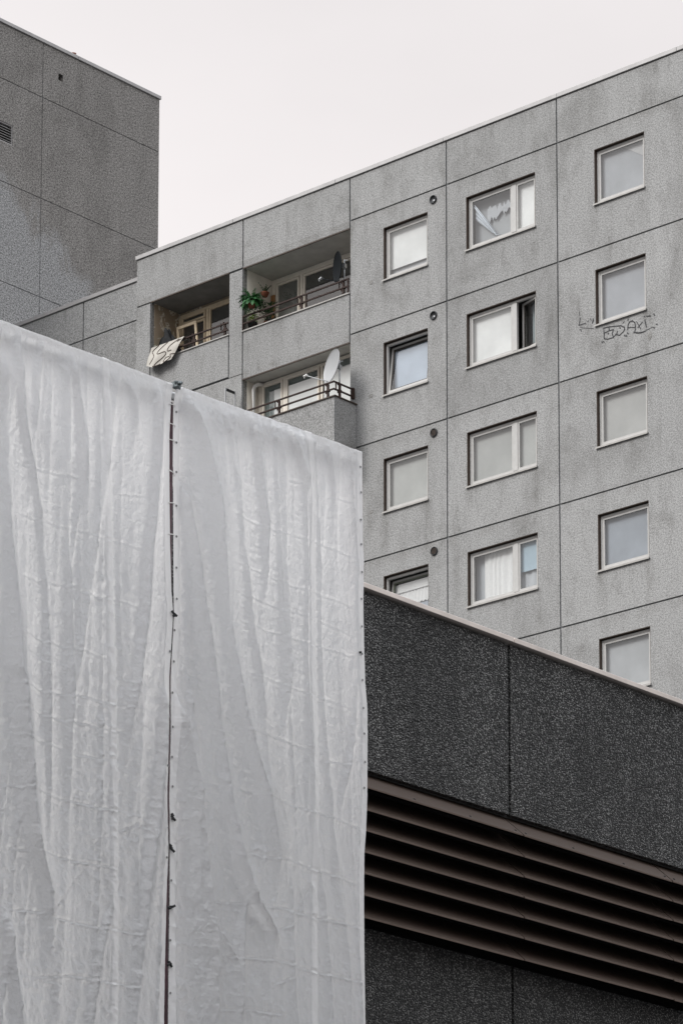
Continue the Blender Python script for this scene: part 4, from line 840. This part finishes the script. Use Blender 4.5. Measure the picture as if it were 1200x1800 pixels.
dish('black satellite dish in the upper loggia above the brown rail', (-6.72, 0.05, 37.69), (-6.90, -0.02, 38.45), uy(-0.965, -0.26), R_(-3), 0.38, (M['dish_black'], M['dish_black'], M['steel'], M['steel']), (-7.43, -0.03, 38.31), ((-6.72, 0.05, 37.69), (-6.72, 0.05, 38.62)))

def frond(mb, p0, dirv, L, droop, w, n=9, mi=0):
    p = Vector(p0); d = Vector(dirv).normalized(); seg = L/n
    for k in range(n):
        q = p+d*seg; side = d.cross(Vector((0,0,1)))
        if side.length < 1e-3: side = Vector((1,0,0))
        side.normalize(); t = k/n; lw = w*math.sin(math.pi*(0.12+0.86*t))
        for sg in (-1, 1):
            a = p.lerp(q, 0.1); b = p.lerp(q, 0.75); tip = p.lerp(q, 0.9)+side*sg*lw+Vector((0,0,-0.25*lw))
            mb.face([a, b, tip+d*seg*0.15, tip-d*seg*0.25], mi)
        mb.face([p-side*0.003, p+side*0.003, q+side*0.003, q-side*0.003], mi)
        p = q; d = (d+Vector((0,0,-droop/n))).normalized()
def pot(mb, r, h, z0, mi=1, n=18): mb.lathe([(0, z0), (r*0.72, z0), (r*0.95, z0+h*0.82), (r*1.05, z0+h*0.82), (r*1.05, z0+h), (r*0.9, z0+h), (r*0.86, z0+h*0.85), (0, z0+h*0.85)], n, (0,0,0), mi)
# hanging fern
fp = wA(-9.70, -0.10, 38.16)
t = thing('fern', 'bushy green fern in a terracotta pot spilling over the loggia rail', 'plant', fp, YA)
m = MB(); pot(m, 0.105, 0.19, 0.0, 0); m.build('pot', M['terracotta'], t)
m = MB(); rf = random.Random(5)
for k in range(170):
    a = rf.uniform(0, 2*math.pi); el = rf.uniform(0.05, 1.25); L = rf.uniform(0.20, 0.44)
    frond(m, (rf.uniform(-.04,.04), rf.uniform(-.04,.04), 0.17), (math.cos(a)*math.cos(el), 0.75*math.sin(a)*math.cos(el), math.sin(el)), L, rf.uniform(1.2, 3.0), rf.uniform(0.05, 0.085))
m.build('foliage', M['fern'], t)
m = MB(); m.tube([(0.0, 0.0, 0.0), (0.0, 0.06, -0.06), (0.0, 0.10, -0.12)], 0.008, 6); m.tube([(0, 0.10, -0.12), (0, 0.14, -0.45)], 0.008, 6); m.build('holder', M['black'], t)
# pot plants standing on the shelf behind the rail
sh = thing('plant_shelf', 'dark shelf board behind the parapet under the loggia pot plants', 'shelf', wA(-9.65, 0.30, 36.69), YA)
m = MB(); m.box(-0.42, 0.42, -0.15, 0.13, 1.02, 1.05); m.build('board', M['wood'], sh)
for x in (-0.36, 0.36):
    m = MB(); m.box(x-0.02, x+0.02, -0.02, 0.02, 0.0, 1.02); m.build('leg', M['wood'], sh)
def leafy(label, u, y, z, r, h, n, spread, height, leafmat, potmat, seed, lw=0.05):
    t = thing('potted_plant', label, 'plant', wA(u, y, z), YA, 'potted plants behind the loggia rail'); m = MB(); pot(m, r, h, 0, 0); m.build('pot', potmat, t)
    m = MB(); rr = random.Random(seed)
    for k in range(n):
        a = rr.uniform(0, 6.283); rad = spread*rr.random()**0.5; zt_ = h+height*rr.uniform(0.15, 1); p = Vector((rad*math.cos(a), rad*math.sin(a), zt_))
        d = Vector((math.cos(a), math.sin(a), rr.uniform(-.5,.8))).normalized(); s = d.cross(Vector((0,0,1))).normalized(); L = lw*rr.uniform(0.8, 1.9); w = lw*rr.uniform(0.35, 0.6)
        m.face([p, p+d*L*0.5+s*w, p+d*L, p+d*L*0.5-s*w])
        if k % 5 == 0: m.tube([(0, 0, h*0.8), p*0.6+Vector((0,0,h*0.3)), p], 0.004, 5)
    m.build('foliage', leafmat, t); return t
leafy('pale lime potted plant in a dark pot at the left end of the parapet', -9.98, 0.24, 37.74, 0.12, 0.20, 60, 0.10, 0.20, M['leaf_lime'], M['black'], 1)
leafy('small leaved dark potted plant in a red pot beside the orange board', -9.56, 0.33, 37.74, 0.09, 0.14, 150, 0.20, 0.48, M['leaf_dark'], M['terracotta'], 2, 0.045)
leafy('broad leaved plant hanging low under the fern', -9.36, 0.22, 37.74, 0.08, 0.12, 80, 0.13, 0.40, M['leaf_dark'], M['black'], 4, 0.07)
t = thing('wall_planter', 'small terracotta wall planter with a spiky dark plant, above the fern', 'planter', wA(-9.97, 0.57, 38.70), YA)
m = MB(); m.lathe([(0, 0), (0.06, 0.01), (0.11, 0.10), (0.115, 0.12), (0.09, 0.12), (0.0, 0.09)], 16, (0.10, 0, 0)); m.build('pot', M['terracotta'], t)
m = MB(); rr = random.Random(8)
for k in range(26):
    a = rr.uniform(0, 6.28); frond(m, (0.10, 0, 0.10), (math.cos(a)*0.5, math.sin(a)*0.5, 1), rr.uniform(0.10, 0.34), 0.8, 0.022, 5)
m.build('foliage', M['leaf_dark'], t)
t = thing('board', 'orange brown board leaning in the corner behind the pot plants', 'board', wA(-9.97, 0.93, 36.69), YA)
m = MB(); m.box(-0.065, 0.065, -0.014, 0.014, 0, 2.22, 0, Matrix.Rotation(R_(-1.2), 4, 'X')); m.build('plank', M['wood'], t, bevel=0.004)
m = MB(); m.box(-0.065, 0.065, -0.032, -0.015, 0.5, 0.56, 0, Matrix.Rotation(R_(-1.2), 4, 'X')); m.build('batten', M['wood'], t)

# patterned cloth hung over the left rail
def cloth_pt(s, q, off=0.0):
    """s along the rail 0..1, q down 0..1"""
    tl, tr = Vector((-13.25, -0.075, 38.075)), Vector((-12.07, -0.075, 38.075)); bl, bm_, br = Vector((-13.36, -0.16, 37.60)), Vector((-13.08, -0.22, 37.46)), Vector((-12.47, -0.15, 37.53))
    b = bl.lerp(bm_, s/0.28) if s < 0.28 else bm_.lerp(br, (s-0.28)/0.72)
    p = tl.lerp(tr, s).lerp(b, q); p.y += 0.018*math.sin(s*11+q*2)*q + 0.01*math.sin(q*7+s*3) - off
    return p
m = MB(); ns, nq = 40, 22
for i in range(ns):
    for j in range(-6, nq):
        def P(a, b):
            if b >= 0: return cloth_pt(a, b)
            p = cloth_pt(a, 0); k = -b; p.y += 0.10*min(1, k*5); p.z -= max(0, k-0.2)*0.9; p.z += 0.012*math.sin(min(1, k*5)*math.pi); return p
        a0, a1, b0, b1 = i/ns, (i+1)/ns, j/nq, (j+1)/nq
        m.face([P(a0,b0), P(a1,b0), P(a1,b1), P(a0,b1)], 0, True)
pat = [[(.24,.0),(.08,.25),(.22,.55),(.14,.9)],[(.50,.0),(.30,.30),(.34,.45),(.56,.45),(.62,.62),(.40,.85),(.36,.98),(.58,.97)],[(.88,.05),(.66,.22),(.64,.45),(.80,.50)],[(.86,.80),(.72,.78),(.68,.93),(.80,1.0),(.92,.86),(.84,.70),(1.0,.74)],[(.30,.96),(.36,1.0)],[(.97,.1),(.85,.16)]]
for s in pat:
    S = []
    for k in range(len(s)-1):
        p0, p1, p2, p3 = s[max(k-1,0)], s[k], s[k+1], s[min(k+2,len(s)-1)]
        for e in range(6):
            u = e/6; S.append(tuple(0.5*((2*p1[c])+(-p0[c]+p2[c])*u+(2*p0[c]-5*p1[c]+4*p2[c]-p3[c])*u*u+(-p0[c]+3*p1[c]-3*p2[c]+p3[c])*u**3) for c in (0,1)))
    S.append(s[-1])
    m.tube([cloth_pt(min(1,max(0,a)), min(1,max(0,b)), 0.003) for a, b in S], 0.0115, 5, 1)
o = m.build('cloth', [M['cream_cloth'], M['brown_print']]); o.location = OA; o.rotation_euler = (0, 0, YA)
tag(o, 'cream cloth with brown squiggles draped over the left loggia rail', 'cloth')
bm = bmesh.new(); bmesh.ops.create_icosphere(bm, subdivisions=4, radius=1.0); rr = random.Random(2)
for v in bm.verts:
    p = v.co.copy(); k = 1+0.16*math.sin(p.x*5+p.z*3)+0.10*math.sin(p.y*9+p.x*4)+0.05*math.sin(p.z*17)
    v.co = Vector((p.x*0.31*k*(1.15-0.35*max(0,p.z)), p.y*0.16*k, p.z*0.42*k - 0.10*p.x*max(0,p.z)*2))
me = bpy.data.meshes.new('bag'); bm.to_mesh(me); bm.free(); me.materials.append(M['black_cloth']); me.materials.append(M['emerald'])
for p in me.polygons:
    p.use_smooth = True
    if p.center.x < -0.20 and -0.05 < p.center.z < 0.10: p.material_index = 1
o = bpy.data.objects.new('bag', me); COL.objects.link(o); o.location = wA(-13.0, 0.34, 38.16); o.rotation_euler = (0, 0, YA)
tag(o, 'black cloth bag with an emerald patch standing behind the cream cloth', 'bag')
t = thing('stool', 'plain stool under the black bag, hidden behind the left parapet', 'stool', wA(-13.0, 0.34, 36.71), YA)
m = MB(); m.box(-0.2, 0.2, -0.17, 0.17, 1.02, 1.05); m.build('seat', M['wood'], t)
for x in (-0.17, 0.17):
    for y in (-0.14, 0.14):
        m = MB(); m.box(x-0.02, x+0.02, y-0.02, y+0.02, 0, 1.02); m.build('leg', M['wood'], t)
# white frame standing at the left end of the projecting balcony
t = thing('drying_rack', 'white frame with a dark top bar showing just above the tarpaulin edge', 'rack', wA(-10.20, -0.33, 33.63), YA)
for y in (-0.17, 0.17):
    m = MB(); m.box(-0.015, 0.015, y-0.02, y+0.02, 0, 2.44); m.build('post', M['dish'], t, bevel=0.005)
m = MB(); m.box(-0.02, 0.02, -0.143, 0.143, 2.37, 2.425); m.build('top_bar', M['black'], t)
